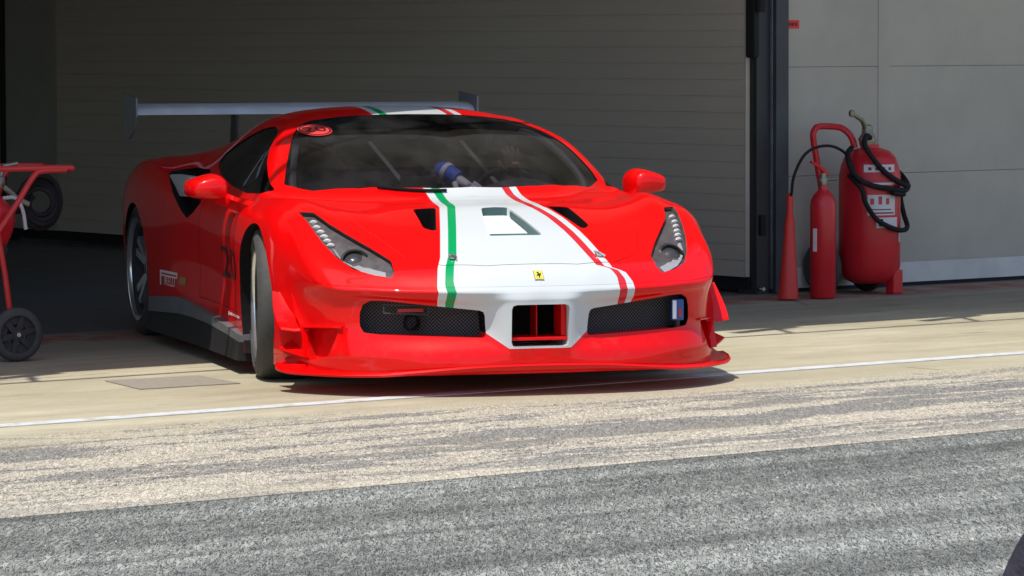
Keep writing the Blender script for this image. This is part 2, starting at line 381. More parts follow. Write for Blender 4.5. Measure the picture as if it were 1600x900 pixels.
def concrete(N,p):
    c=N.coord(); x,y,z=N.sep(c); g=N.grazed(c,.2)
    big=N.noise(N.scale(c,(.30,1,1)),1.1,5,.62); n1=N.noise(g,74,2,.6,.9); worm=N.step(N.m('ABSOLUTE',N.m('SUBTRACT',n1,.5)),.0,.075); fine=N.m('ADD',N.m('MULTIPLY',worm,.30),N.m('MULTIPLY_ADD',n1,.55,.075)); mid=N.noise(g,20,4,.65,.5)
    col=N.mix(N.step(big,.3,.72),(.300,.268,.180),(.430,.392,.285))
    col=N.mix(N.m('MULTIPLY',N.step(N.noise(N.scale(c,(.5,1.2,1)),7,6,.7),.48,.74),.30),col,(.225,.185,.115))
    col=N.mix(N.m('MULTIPLY',N.step(mid,.50,.75),.18),col,(.44,.40,.32))
    yn=N.m('ADD',y,N.m('MULTIPLY_ADD',N.noise(N.scale(c,(.16,.5,1)),1.2,4),.7,-.35))
    zone=N.m('SUBTRACT',1,N.step(yn,12.05,12.95))
    worn=N.mix(N.step(fine,.30,.70),(.120,.108,.088),(.52,.470,.385))
    col=N.mix(N.m('MULTIPLY',zone,.82),col,worn)
    # rubber laid down in broken bands
    warp=N.m('ADD',y,N.m('MULTIPLY_ADD',N.noise(N.scale(c,(.35,.6,1)),1.6,5,.6),.8,-.4))
    cy=N.n('CombineXYZ'); N.put(cy.inputs[0],N.m('MULTIPLY',x,.22)); N.put(cy.inputs[1],N.m('MULTIPLY',warp,2.1)); bands=N.noise(cy.outputs[0],1.7,5,.68,.35)
    lumps=N.noise(N.scale(c,(.45,1.6,1)),3.2,6,.72)
    rub=N.m('MULTIPLY',N.m('ADD',N.m('MULTIPLY',N.step(bands,.455,.62),1.0),N.m('MULTIPLY',N.step(lumps,.45,.66),.75)),zone)
    thr=N.m('SUBTRACT',N.m('MULTIPLY',rub,.95),N.m('MULTIPLY',fine,.62))
    rubber_=N.mix(N.step(fine,.30,.70),(.038,.040,.043),(.23,.222,.205))
    col=N.mix(N.m('MULTIPLY',N.step(thr,-.20,.34),.90),col,rubber_)
    edge=N.m('MULTIPLY',N.m('SUBTRACT',1,N.step(yn,10.62,10.95)),.45)
    col=N.mix(edge,col,N.mix(N.step(fine,.35,.65),(.24,.215,.165),(.56,.51,.41)))
    vo=N.n('TexVoronoi',feature='DISTANCE_TO_EDGE'); N.put(vo.inputs['Vector'],N.mix(.06,N.scale(c,(.55,.9,1)),N.noise(c,3,4,out=1))); vo.inputs['Scale'].default_value=.55
    crack=N.m('MULTIPLY',N.m('SUBTRACT',1,N.step(vo.outputs['Distance'],.0012,.005)),N.m('MULTIPLY',N.step(N.noise(c,1.7,3),.47,.58),N.m('SUBTRACT',1,zone)))
    col=N.mix(N.m('MULTIPLY',crack,.8),col,(.10,.085,.06))
    stain=N.step(N.noise(N.scale(c,(.35,1.5,1)),1.3,6,.7),.53,.70)
    col=N.mix(N.m('MULTIPLY',stain,.55),col,(.205,.175,.125))
    spots=N.step(N.noise(N.scale(c,(.5,1.4,1)),3.2,3,.5),.69,.74)
    col=N.mix(N.m('MULTIPLY',spots,.45),col,(.12,.105,.08))
    tracks=N.step(N.noise(N.scale(c,(.07,1.3,1)),3.4,5,.68,.3),.55,.68)
    col=N.mix(N.m('MULTIPLY',N.m('MULTIPLY',tracks,N.m('SUBTRACT',1,zone)),N.m('MULTIPLY',N.step(fine,.25,.7),.34)),col,(.15,.135,.11))
    pale=N.step(N.noise(N.scale(c,(.35,1.1,1)),2.2,6,.7),.52,.70)
    col=N.mix(N.m('MULTIPLY',N.m('MULTIPLY',pale,N.m('SUBTRACT',1,zone)),.5),col,(.52,.475,.36))
    col=N.mix(N.m('MULTIPLY',N.m('SUBTRACT',.5,fine),.30,clamp=True),col,(.14,.12,.085))
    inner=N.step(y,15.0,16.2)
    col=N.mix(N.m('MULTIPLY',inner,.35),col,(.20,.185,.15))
    redw=N.m('MULTIPLY',N.m('MULTIPLY',N.step(y,16.50,16.72),N.m('SUBTRACT',1,N.step(y,17.05,17.12))),N.step(N.noise(c,4,5,.7),.32,.6))
    col=N.mix(N.m('MULTIPLY',redw,.75),col,(.30,.035,.035))
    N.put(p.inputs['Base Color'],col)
    N.bump(p,N.m('ADD',fine,N.m('MULTIPLY',N.noise(c,220,2),.5)),.3,.005)
def linepaint(N,p):
    c=N.coord(); N.put(p.inputs['Base Color'],N.mix(N.step(N.noise(c,9,6,.8),.44,.68),(.54,.56,.58),(.40,.37,.30)))
def patchm(N,p):
    c=N.coord(); n=N.noise(c,30,5,.7); N.put(p.inputs['Base Color'],N.mix(n,(.15,.13,.105),(.33,.30,.25))); N.bump(p,n,.3,.005)
def gfloor(N,p):
    c=N.coord(); n=N.noise(c,2.5,6,.6); N.put(p.inputs['Base Color'],N.mix(n,(.10,.10,.104),(.16,.16,.162))); N.put(p.inputs['Roughness'],N.m('MULTIPLY_ADD',n,.4,.25))
struct(sheet('ground',[(-900,-900,-.004),(900,-900,-.004),(900,900,-.004),(-900,900,-.004)],mat('pit_asphalt',rough=.85,build=asphalt),drop=.5))
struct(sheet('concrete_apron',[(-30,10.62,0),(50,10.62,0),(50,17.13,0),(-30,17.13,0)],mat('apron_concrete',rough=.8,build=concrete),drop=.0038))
struct(sheet('garage_floor',[(2,17.13,.004),(30,17.13,.004),(30,27.4,.004),(2,27.4,.004)],mat('garage_floor_paint',rough=.4,build=gfloor)))
struct(sheet('pit_line',[(-30,13.115,.004),(50,13.115,.004),(50,13.215,.004),(-30,13.215,.004)],mat('line_paint',rough=.6,build=linepaint)))
struct(sheet('repair_patch',[(9.13,14.17,.004),(9.62,14.14,.004),(9.70,14.58,.004),(9.24,14.62,.004)],mat('repair_concrete',rough=.85,build=patchm)))

WALLC=mat('grey_cladding',(.42,.385,.33),.55,build=varied(.08,2.2))
def dk(N,p):
    c=N.coord(); v=N.noise(N.scale(c,(1,.3,3)),2.5,4)
    N.put(p.inputs['Base Color'],N.mix(v,(.49,.425,.345),(.60,.525,.43)))
DARKP=mat('ribbed_grey_panel',(.3,.3,.3),.55,build=dk)
INNER=mat('garage_inside',(.72,.72,.70),.8,build=varied(.15,1.5))
FRAME=mat('dark_door_frame',(.045,.047,.055),.5,build=varied(.2,4))
SEAL=mat('black_seal',(.008,.008,.009),.8)
# garage block: roof slab, back wall, far side wall, front beam
gb=thing('garage_building','flat pit garage block with deep canopy shading the apron in front','building')
RH=4.05
b=BM(); b.box((-30,14.53,RH),(60,28.5,RH+.28)); b.out('roof',mat('roof_concrete',(.24,.245,.255),.9),gb,smooth=False)
b=BM(); b.box((-30,27.2,0),(6.2,27.5,RH-.002)); b.box((8.3,27.2,0),(60,27.5,RH-.002)); b.box((6.2,27.2,2.3),(8.3,27.5,RH-.002)); b.out('back_wall',INNER,gb,smooth=False)  # unseen rear opening, added to let sky light onto the partition
b=BM(); b.box((5.0,17.4,0),(5.2,27.198,RH-.002)); b.out('side_wall',INNER,gb,smooth=False)
b=BM(); b.box((5.10,17.15,2.70),(60,17.38,RH-.002)); b.out('door_lintel',WALLC,gb,smooth=False)
b=BM(); b.box((-30,17.15,0),(5.095,17.39,RH-.002)); b.out('front_wall',WALLC,gb,smooth=False)
# cable strung along the canopy edge on brackets: its thin shadow runs along the apron
rl=thing('canopy_cable','thin service cable on brackets along the canopy edge, seen only as a thin shadow line','cable')
b=BM(); b.tube([(-30,14.17,RH+.10),(60,14.17,RH+.10)],.022,8); b.out('cable',GREYMETAL,rl)
for k in range(16):
    x=-2+k*1.9+(.6 if k%3==1 else 0)
    b=BM(); b.tube([(x,14.17,RH+.10),(x+.18,14.53,RH+.12)],.022,6); b.tube([(x-.22,14.36,RH+.14),(x+.30,14.50,RH+.14)],.05,6); b.out('bracket',GREYMETAL,rl)
# side partition: ribbed panels running back into the garage
pt=thing('partition_wall','dark grey ribbed partition running back into the open garage behind the car','partition')
b=BM(); prof=[]; z=.102; P=.0945
while z<2.66:
    prof+=[(15.2,z),(15.2,z+P-.012),(15.205,z+P-.010),(15.205,z+P-.002)]; z+=P
n=len(prof)
V=[(x,17.20,z_) for x,z_ in prof]+[(x,24.66,z_) for x,z_ in prof]
b.poly(V,[(i,i+1,n+i+1,n+i) for i in range(n-1)])
b.box((15.21,17.20,.102),(15.26,24.66,2.66)); b.out('ribbed_panel',DARKP,pt,smooth=False,weld=False)
b=BM(); b.box((15.195,24.665,.10),(15.27,25.36,2.69)); b.out('flat_panel',mat('flat_grey_panel',(.36,.35,.30),.6,build=varied(.08,2)),pt,smooth=False)
b=BM(); b.box((15.19,25.363,.005),(15.30,25.44,2.69)); b.out('end_post',SEAL,pt,smooth=False)
b=BM(); b.box((15.228,17.2,.03),(15.244,25.36,.1015)); b.out('bottom_seal',SEAL,pt,smooth=False)
# jamb between the two garages
jp=thing('door_post','dark steel door post with guide rail between open garage and grey door','post')
b=BM(); b.box((15.355,17.10,.004),(15.452,17.34,2.69),.004); b.out('post',FRAME,jp,smooth=False)
b=BM(); b.box((15.24,17.14,.004),(15.345,17.3,2.69),.003); b.out('guide_rail',mat('rail_black',(.016,.017,.021),.4),jp,smooth=False)
b=BM(); b.box((15.3465,17.128,.03),(15.3535,17.16,2.69)); b.out('light_strip',GREYMETAL,jp,smooth=False)
b=BM(); b.box((15.205,17.12,1.36),(15.245,17.2,1.82),.012); b.tube([(15.235,17.10,1.62),(15.235,17.10,1.72)],.03,10); b.out('roller_bracket',SEAL,jp,smooth=False)
b=BM(); b.box((15.262,17.122,.34),(15.30,17.139,.46),.004); b.out('latch',SEAL,jp,smooth=False)
b=BM(); b.tube([(15.262,17.10,.035),(15.262,17.135,.035)],.011,10); b.out('floor_bolt',ALU,jp)
# closed sectional door to the right
sd=thing('sectional_door','closed light grey sectional garage door of flat panels beside the fire extinguishers','garage door')
zs=[.145,.675,1.305,1.935,2.565]
for i in range(4):
    b=BM()
    b.box((15.458,17.15,zs[i]+.001),(30,17.2,zs[i+1]-.001),.0015)
    b.out('door_panel',WALLC,sd,smooth=False)
b=BM(); b.box((15.458,17.15,.026),(30,17.2,.1462),.002); b.out('bottom_rail',mat('pale_rail',(.58,.56,.54),.5,build=varied(.1,3)),sd,smooth=False)
b=BM(); b.box((15.458,17.16,.003),(30,17.19,.0255)); b.out('bottom_seal',SEAL,sd,smooth=False)
for x in (16.2,): 
    b=BM(); b.box((x,17.1455,.15),(x+.085,17.1495,2.56),.0015); b.out('stile',WALLC,sd,smooth=False)
b=BM(); b.box((15.453,17.15,.15),(15.4575,17.2,2.56)); b.out('edge_trim',WALLC,sd,smooth=False)
st=BM(); st.box((15.474,17.1445,1.527),(15.572,17.1475,1.575)); 
so_=tag(st.out('wall_sticker',mat('sticker_red',(.80,.03,.03),.5),None,smooth=False),'small red rectangular sticker high on the grey door near the post','sticker')
b=BM(); [b.box((15.485+.026*k,17.1425,1.541),(15.503+.026*k,17.1440,1.561)) for k in range(3)]; b.out('sticker_print',mat('sticker_dark',(.16,.015,.015),.6),so_,smooth=False)
# =====================================================================
# THE RACE CAR (its own axes: x forward, y left, z up, origin on the ground by the front axle)
# =====================================================================
_s,_c=math.sin(R(15.9835)),math.cos(R(15.9835)); sp_,cp_=math.sin(PHI),math.cos(PHI)
_cx,_cy=-.22096,17.619
car=thing('race_car','red racing coupe with white bonnet stripe and rear wing leaving the garage','race car',
   (_cx*sp_+_cy*cp_,-_cx*cp_+_cy*sp_,0),math.atan2(-_s*cp_-_c*sp_,_s*sp_-_c*cp_))
bm=body_bmesh()
BASE=bpy.data.meshes.new('base'); bm.to_mesh(BASE)
bmesh.ops.triangulate(bm,faces=bm.faces[:]); bm.normal_update(); bm.verts.ensure_lookup_table(); bm.faces.ensure_lookup_table()
BVH=BVHTree.FromBMesh(bm)
TRI=[tuple(v.index for v in f.verts) for f in bm.faces]; VCO=[v.co.copy() for v in bm.verts]; VNO=[v.normal.copy() for v in bm.verts]
def surf(co):
    """nearest point on the bare body and its smooth normal"""
    loc,nr,idx,d=BVH.find_nearest(co)
    a,b,c=TRI[idx]; A,B,C=VCO[a],VCO[b],VCO[c]
    v0,v1,v2=B-A,C-A,loc-A; d00,d01,d11,d20,d21=v0.dot(v0),v0.dot(v1),v1.dot(v1),v2.dot(v0),v2.dot(v1)
    q=d00*d11-d01*d01
    if abs(q)<1e-14: return loc,nr,d
    s=(d11*d20-d01*d21)/q; t=(d00*d21-d01*d20)/q
    return loc,(VNO[a]*(1-s-t)+VNO[b]*s+VNO[c]*t).normalized(),d
def fire(o,d):
    h=BVH.ray_cast(Vector(o),Vector(d).normalized()); return h[0]
def on_side(x,z,sg=-1): return fire((x,sg*3,z),(0,-sg,0))
def on_top(x,y): return fire((x,y,3),(0,0,-1))
def boolean(me,cut,op='DIFFERENCE'):
    """me, cut: meshes; returns a new mesh"""
    a=bpy.data.objects.new('a',me); b=bpy.data.objects.new('b',cut); COL.objects.link(a); COL.objects.link(b)
    m=a.modifiers.new('b','BOOLEAN'); m.operation=op; m.object=b; m.solver='EXACT'
    bpy.context.view_layer.update()
    r=bpy.data.meshes.new_from_object(a.evaluated_get(bpy.context.evaluated_depsgraph_get()))
    bpy.data.objects.remove(a); bpy.data.objects.remove(b); return r
def cutter(*fns):
    b=BM()
    for f in fns: f(b)
    bmesh.ops.remove_doubles(b.bm,verts=b.bm.verts,dist=1e-6); bmesh.ops.recalc_face_normals(b.bm,faces=b.bm.faces)
    me=bpy.data.meshes.new('cut'); b.bm.to_mesh(me); b.bm.free(); return me
def mir(P,sg): return [(p[0],p[1]*sg,p[2]) for p in P]
def pr(poly,d0,d1): return lambda b: b.prism(poly,d0,d1)
HL=[(.437,.838,.740),(.475,.783,.739),(.605,.745,.694),(.71,.688,.650),(.83,.625,.605),(.955,.566,.556),(1.028,.570,.515),(1.052,.588,.490),(1.004,.655,.500),(.935,.722,.522),(.835,.768,.566),(.715,.803,.626),(.59,.822,.687)]
HD=Vector((.50,.35,.79))
GR=[(1.18,.226,.353),(1.066,.62,.396),(1.043,.675,.397),(1.030,.703,.380),(1.024,.714,.345),(1.022,.714,.292),(1.028,.700,.264),(1.060,.625,.256),(1.175,.216,.242)]
DUCT=[(.530,-.060,.75),(.527,.060,.75),(.853,.121,.646),(.853,-.121,.646)]
VENT=[(.504,.345,.737),(.515,.246,.745),(.797,.318,.658),(.797,.338,.658),(.757,.365,.668)]
WS=[(.225,0),(.205,.15),(.155,.32),(.075,.47),(-.09,.635),(-.262,.728),(-.38,.690),(-.52,.645),(-.70,.585),(-.84,.532),(-.905,.47),(-.922,.38),(-.935,.20),(-.94,0)]
WSP=[(x,y,.70) for x,y in WS]+[(x,-y,.70) for x,y in WS[-2:0:-1]]
SW=[(-.78,1.000),(-.96,1.055),(-1.10,1.070),(-1.30,1.055),(-1.50,1.018),(-1.66,.970),(-1.72,.925),(-1.64,.885),(-1.40,.838),(-1.06,.796),(-.70,.779),(-.34,.790),(-.33,.806),(-.48,.878)]
SCOOP=[(-2.06,.846),(-1.90,.866),(-1.72,.862),(-1.42,.800),(-1.30,.712),(-1.40,.665),(-1.512,.632),(-1.60,.660),(-1.72,.715),(-1.85,.772),(-1.97,.815)]
HOLE=[(.772,.886,.270),(.962,.775,.279),(.945,.820,.162),(.845,.874,.138)]
IN=[(1.30,-.124,.379),(1.30,.124,.379),(1.30,.124,.205),(1.30,-.124,.205)]
def rnd(P,r=.18):
    """round the corners of an outline a little"""
    P=[Vector(p) for p in P]; o=[]
    for i,p in enumerate(P):
        a=(P[i-1]-p); c=(P[(i+1)%len(P)]-p); k=min(r,.02/max(a.length,1e-6),.4); k2=min(r,.02/max(c.length,1e-6),.4)
        p1=p+a*k; p2=p+c*k2; o+=[p1,p*.5+(p1+p2)*.25,p2]
    return [tuple(v) for v in o]
body=BASE.copy()
cuts=[]
for sg in (1,-1):
    cuts.append(cutter(lambda b:b.lathe([(0,.50),(.372,.50),(.372,1.1),(0,1.1)],48,'Y',M=Matrix.Scale(sg,4,(0,1,0))@Matrix.Translation((.135,0,.310))),
                       ))
    cuts.append(cutter(lambda b:b.lathe([(0,.50),(.347,.50),(.347,1.1),(0,1.1)],48,'Y',M=Matrix.Scale(sg,4,(0,1,0))@Matrix.Translation((-2.63,0,.318)))))
    d=Vector((HD.x,HD.y*sg,HD.z))
    cuts.append(cutter(pr(mir(HL,sg),-d*.032,d*.15)))
    cuts.append(cutter(pr(rnd(mir(GR,sg)),(-.15,0,0),(.25,0,0))))
    cuts.append(cutter(pr(rnd(mir(VENT,sg)),(-.06,0,-.10),(0,0,.2))))
    cuts.append(cutter(pr(rnd([(x,sg*1.2,z) for x,z in SCOOP]),(0,-sg*.42,0),(0,0,0))))
    cuts.append(cutter(pr(rnd(mir(HOLE,sg)),(-.050,-.030*sg,0),(.1,.12*sg,0))))
cuts.append(cutter(pr(rnd(DUCT),(0,0,-.034),(0,0,.2))))
cuts.append(cutter(pr(rnd(IN),(-.30,0,0),(.1,0,0))))
# cabin: hollow, then the window openings
cuts.append(cutter(pr(WSP,(-.10,0,-.25),(0,0,.8))))
cuts.append(cutter(pr(rnd([(x,0,z) for x,z in SW],.1),(0,-1.3,0),(0,1.3,0))))
cuts.append(cutter(lambda b:b.box((-1.62,-.69,.25),(-.33,.69,.80))))
for c in cuts: body=boolean(body,c)
def is_outer(f_center,f_normal):
    loc,n,d=surf(f_center); return d<.0016 and n.dot(f_normal)>.6
def wrap(me,name,mats,liner=None,parent=None):
    """split outer skin from cut faces, give the skin the smooth body normals"""
    me.materials.clear()
    for m in mats: me.materials.append(m)
    cache={}; nor=[None]*len(me.loops)
    for p in me.polygons:
        p.use_smooth=True
        if is_outer(p.center,p.normal):
            p.material_index=0
            for li in p.loop_indices:
                vi=me.loops[li].vertex_index
                if vi not in cache: cache[vi]=surf(me.vertices[vi].co)[1]
                nor[li]=cache[vi]
        else:
            p.material_index=liner(p.center,p.normal) if liner else 1
            for li in p.loop_indices: nor[li]=p.normal.copy()
    me.normals_split_custom_set(nor)
    me.name=name; return link(name,me,parent)
def liner(c,n):
    ay=abs(c.y)
    if c.x>.45 and ay<.135 and c.z>.55: return 4 if n.x>.7 else 2
    if .45<c.x<.85 and .2<ay<.40 and c.z>.55: return 3 if n.z>.4 else 1  # vent floor grey, walls black: recess shade put into the colour
    if ay>.54 and c.z>.47 and (c.x>.52 or c.z>.70) and c.x>.42: return 5
    if c.x>.95 and ay<.127 and c.z<.385: return 0
    if c.x>.70 and ay>.74 and c.z<.30: return 0
    if c.x>.98 and ay<.76 and c.z<.42 and c.x>1.0: return 0 if c.z<.27 else 1
    return 1
TEAL=mat('duct_shade_teal',(.05,.10,.10),.5)  # teal puts the shade of the duct walls and its gaps into colour
LAMPH=mat('lamp_housing',(.10,.088,.090),.45,build=varied(.25,25))
LM=[PAINT,LINER,WLINER,GLINER,TEAL,LAMPH]
# shut lines: the doors and the bonnet are parts of their own
DOOR=[(-.37,.752),(-.345,.55),(-.36,.262),(-1.25,.280),(-1.34,.47),(-1.27,.69),(-1.20,.757)]
def inset(P,g):
    c=np.mean(np.array(P),0); return [tuple(np.array(p)+(np.array(p)-c)/np.linalg.norm(np.array(p)-c)*g) for p in P]
for sg in (1,-1):
    big=cutter(pr([(x,sg*.70,z) for x,z in inset(DOOR,.004)],(0,0,0),(0,sg*.5,0))); sml=cutter(pr([(x,sg*.70,z) for x,z in DOOR],(0,0,0),(0,sg*.5,0)))
    dm=boolean(body,sml,'INTERSECT'); body=boolean(body,big)
    wrap(dm,'door',LM,liner,car)
LID=[(1.11,0,0),(1.106,.2,0),(1.058,.375,0),(.95,.505,0),(.68,.600,0),(.42,.66,0),(.15,.655,0),(.06,.57,0),(.14,.42,0),(.245,.2,0),(.27,0,0)]
LIDP=LID+[(x,-y,0) for x,y,_ in LID[-2:0:-1]]
def lidp(g): return [(x+(.0025 if g and x>1.0 else 0),y,0) for x,y in inset([(p[0],p[1]) for p in LIDP],g)]
big=cutter(pr(lidp(.0009),(0,0,.43),(0,0,1.2))); sml=cutter(pr(lidp(0),(0,0,.43),(0,0,1.2)))
lm=boolean(body,sml,'INTERSECT'); body=boolean(body,big)
wrap(lm,'bonnet',LM,liner,car)
BUMP=[(1.5,.4535),(1.0,.4535),(.86,.468),(.70,.520),(.52,.560),(.50,.55),(.50,.0),(1.5,.0)]
big=cutter(pr([(x,-1.5,z) for x,z in inset(BUMP,.0016)],(0,0,0),(0,3,0))); sml=cutter(pr([(x,-1.5,z) for x,z in BUMP],(0,0,0),(0,3,0)))
um=boolean(body,sml,'INTERSECT'); body=boolean(body,big)
wrap(um,'front_bumper',LM,liner,car)
wrap(body,'body',LM,liner,car)
def skin_patch(name,cut,m,off,parent=car):
    me=boolean(BASE.copy(),cut,'INTERSECT'); t=bmesh.new(); t.from_mesh(me)
    bmesh.ops.delete(t,geom=[f for f in t.faces if not is_outer(f.calc_center_median(),f.normal)],context='FACES')
    nn={}
    for v in t.verts:
        loc,n,d=surf(v.co); nn[v.index]=n; v.co=v.co+n*off
    for f in t.faces: f.smooth=True
    me2=bpy.data.meshes.new(name); t.to_mesh(me2); t.free(); me2.materials.append(m)
    return link(name,me2,parent)
skin_patch('windscreen',cutter(pr(WSP,(-.10,0,-.25),(0,0,.8))),SCREEN,-.004)
for sg in (1,-1):
    skin_patch('side_window',cutter(pr(rnd([(x,sg*.3,z) for x,z in SW],.1),(0,0,0),(0,sg,0))),TINT,-.004)

# ---- headlights ----
DRL=mat('lamp_reflector',(.40,.41,.43),.3,spec=.6); LEDM=mat('led_white',(.62,.62,.61),.25,spec=.8)
LED=[(.545,.800,.711),(.592,.797,.691),(.632,.790,.674),(.668,.783,.656),(.700,.777,.640),(.732,.770,.623)]
for sg in (1,-1):
    d=Vector((HD.x,HD.y*sg,HD.z)).normalized()
    hp=skin_patch('headlight',cutter(pr(mir(HL,sg),-d*.05,d*.15)),LENS,-.0025)
    ctr=np.mean(np.array(HL),0)
    shr=[tuple(np.array(p)+(ctr-np.array(p))*.02) for p in HL]
    h=skin_patch('lamp_housing',cutter(pr(mir(shr,sg),-d*.05,d*.15)),LAMPH,-.020,hp)
    M0=Matrix.Translation(Vector((.850,.692*sg,.545))+d*.004)@Matrix.Scale(1.18,4)@Vector((.78,.12*sg,.6)).to_track_quat('Z','Y').to_matrix().to_4x4()
    b=BM(); b.lathe([(.0,.012),(.022,.008),(.038,-.004),(.040,-.012)],28,M=M0); b.out('projector_lens',mat('projector_glass',(.06,.06,.065),.08,coat=1),hp)
    b=BM(); b.lathe([(.040,-.012),(.044,.006),(.053,.002),(.056,-.02)],28,M=M0); b.out('projector_ring',mat('ring_black',(.02,.02,.022),.3),hp)
    for q in LED:
        n=surf(Vector((q[0],q[1]*sg,q[2])))
        b=BM(); M1=Matrix.Translation(n[0]-n[1]*.014)@n[1].to_track_quat('Z','Y').to_matrix().to_4x4()
        b.lathe([(0,.010),(.010,.009),(.0175,.003),(.0185,-.010)],14,M=M1@Matrix.Diagonal((1.0,.62,1,1))); b.out('led',LEDM,hp)
    # light guide: rim along the outer and lower edge
    path=[(.752,.768,.607),(.80,.764,.585),(.852,.748,.558),(.90,.722,.535),(.95,.690,.516),(1.0,.642,.503),(1.028,.607,.497)]
    inn=[(.764,.752,.610),(.81,.744,.590),(.858,.728,.566),(.885,.708,.552),(.895,.665,.562),(.925,.622,.565),(.950,.592,.562)]
    off=[surf(Vector((p[0],p[1]*sg,p[2]))) for p in path]; off2=[surf(Vector((p[0],p[1]*sg,p[2]))) for p in inn]
    b=BM(); A=[a[0]-a[1]*.012 for a in off]; B=[a[0]-a[1]*.026 for a in off2]
    b.poly(A+B,[(i,i+1,len(A)+i+1,len(A)+i) for i in range(len(A)-1)]); b.out('light_guide',DRL,hp)
# ---- grilles, intake, ducts ----
def slab(b,poly,d0,d1): b.prism(poly,d0,d1)
GRA=[(x-.10,y,z) for x,y,z in GR]
for sg in (1,-1):
    b=BM(); b.prism(mir(GRA,sg),(0,0,0),(-.006,0,0)); b.out('front_grille',CARBON,car,smooth=False)
b=BM(); b.box((1.00,-.1235,.206),(1.006,.1235,.378)); b.out('intake_panel',LINER,car,smooth=False)
b=BM(); b.box((1.03,.012,.236),(1.12,.018,.377),.002); b.box((1.05,-.1225,.2285),(1.205,.1225,.243),.004); b.box((1.08,.100,.2435),(1.19,.1225,.3765),.004); b.out('intake_divider',RPAINT,car,smooth=False)
b=BM()
for (y0,z0,y1,z1) in ((-.625,.381,-.44,.375),(-.625,.345,-.44,.338),(-.625,.381,-.625,.345),(-.44,.375,-.44,.338)):
    b.tube([(1.075+.15*(y0+.55)*.9,y0,z0),(1.075+.15*(y1+.55)*.9,y1,z1)],.0035,6)
b.out('tow_slot_frame',MATTE,car)
b=BM(); b.box((1.055,-.565,.347),(1.062,-.455,.362),.003,M=Matrix.Rotation(R(0),4,'Z')); b.out('tow_strap',mat('strap_red',(.5,.03,.03),.6),car,smooth=False)
b=BM(); b.lathe([(.026,-.02),(.034,-.016),(.034,.016),(.026,.02)],20,'X',M=Matrix.Translation((1.045,-.50,.302)),closed=True); b.out('tow_eye',LINER,car)
b=BM(); b.box((1.005,.636,.285),(1.030,.690,.375),.006); tr=b.out('transponder',mat('transponder_blue',(.03,.08,.28),.35),car,smooth=False)
b=BM(); b.box((1.0305,.638,.292),(1.0335,.655,.370),.001); b.out('pale_cover',mat('transponder_white',(.75,.77,.8),.3),tr,smooth=False)
b=BM(); b.box((1.0305,.664,.298),(1.033,.680,.335),.001); b.out('red_label',mat('transponder_red',(.35,.04,.06),.4),tr,smooth=False)
b=BM(); b.box((.98,.655,.25),(1.03,.672,.288),.004); b.out('bracket',MATTE,tr,smooth=False)
# front slot of the bonnet duct
b=BM(); P=[(.851,-.112),(.851,.114),(.831,.106),(.831,-.104)]; V=[on_top(x,y) for x,y in P]
b.prism([tuple(v-Vector((0,0,.002))) for v in V],(0,0,-.03),(0,0,0)); b.out('duct_slot',TEAL,car,smooth=False)
b=BM(); P=[(.560,.060),(.70,.092),(.845,.117),(.845,.098),(.70,.083)]; V=[on_top(x,y) for x,y in P]
b.prism([tuple(v-Vector((0,0,.006))) for v in V],(0,0,-.026),(0,0,0)); b.out('duct_shade_wedge',TEAL,car,smooth=False)  # dark wedge stands in for shade along the duct's side wall
# ---- splitter, canards, fins ----
OUT=[(1.2345,0,.131),(1.2325,.13,.130),(1.221,.27,.126),(1.198,.40,.117),(1.168,.50,.108),(1.11,.64,.096),(1.02,.775,.092),(.905,.890,.092),(.80,.968,.094),(.715,1.0,.104),(.66,.992,.118)]
INN=[(1.19,0,.136),(1.19,.13,.136),(1.175,.27,.136),(1.15,.40,.135),(1.10,.50,.140),(1.02,.62,.140),(.93,.74,.138),(.83,.83,.136),(.74,.90,.138),(.67,.93,.142),(.64,.935,.145)]
rings=[]
full=lambda P:[(p[0],-p[1],p[2]) for p in P[:0:-1]]+P
for p,q in zip(bez(full(OUT),5),bez(full(INN),5)):
    p=np.array(p); q=np.array(q); m=p*.55+q*.45+[0,0,-.010]; sgn=1 if p[1]>=0 else -1
    rings.append([tuple(p+[0,0,.004]),tuple(m),tuple(q),tuple(q-[0,0,.045]),tuple(m-[0,0,.024]),tuple(p-[0,0,.012]),tuple(p+np.array([.004,.003*sgn*min(1,abs(p[1])*5),-.004]))])
b=BM(); b.loft(rings); b.out('front_splitter',RPAINT,car,angle=50)
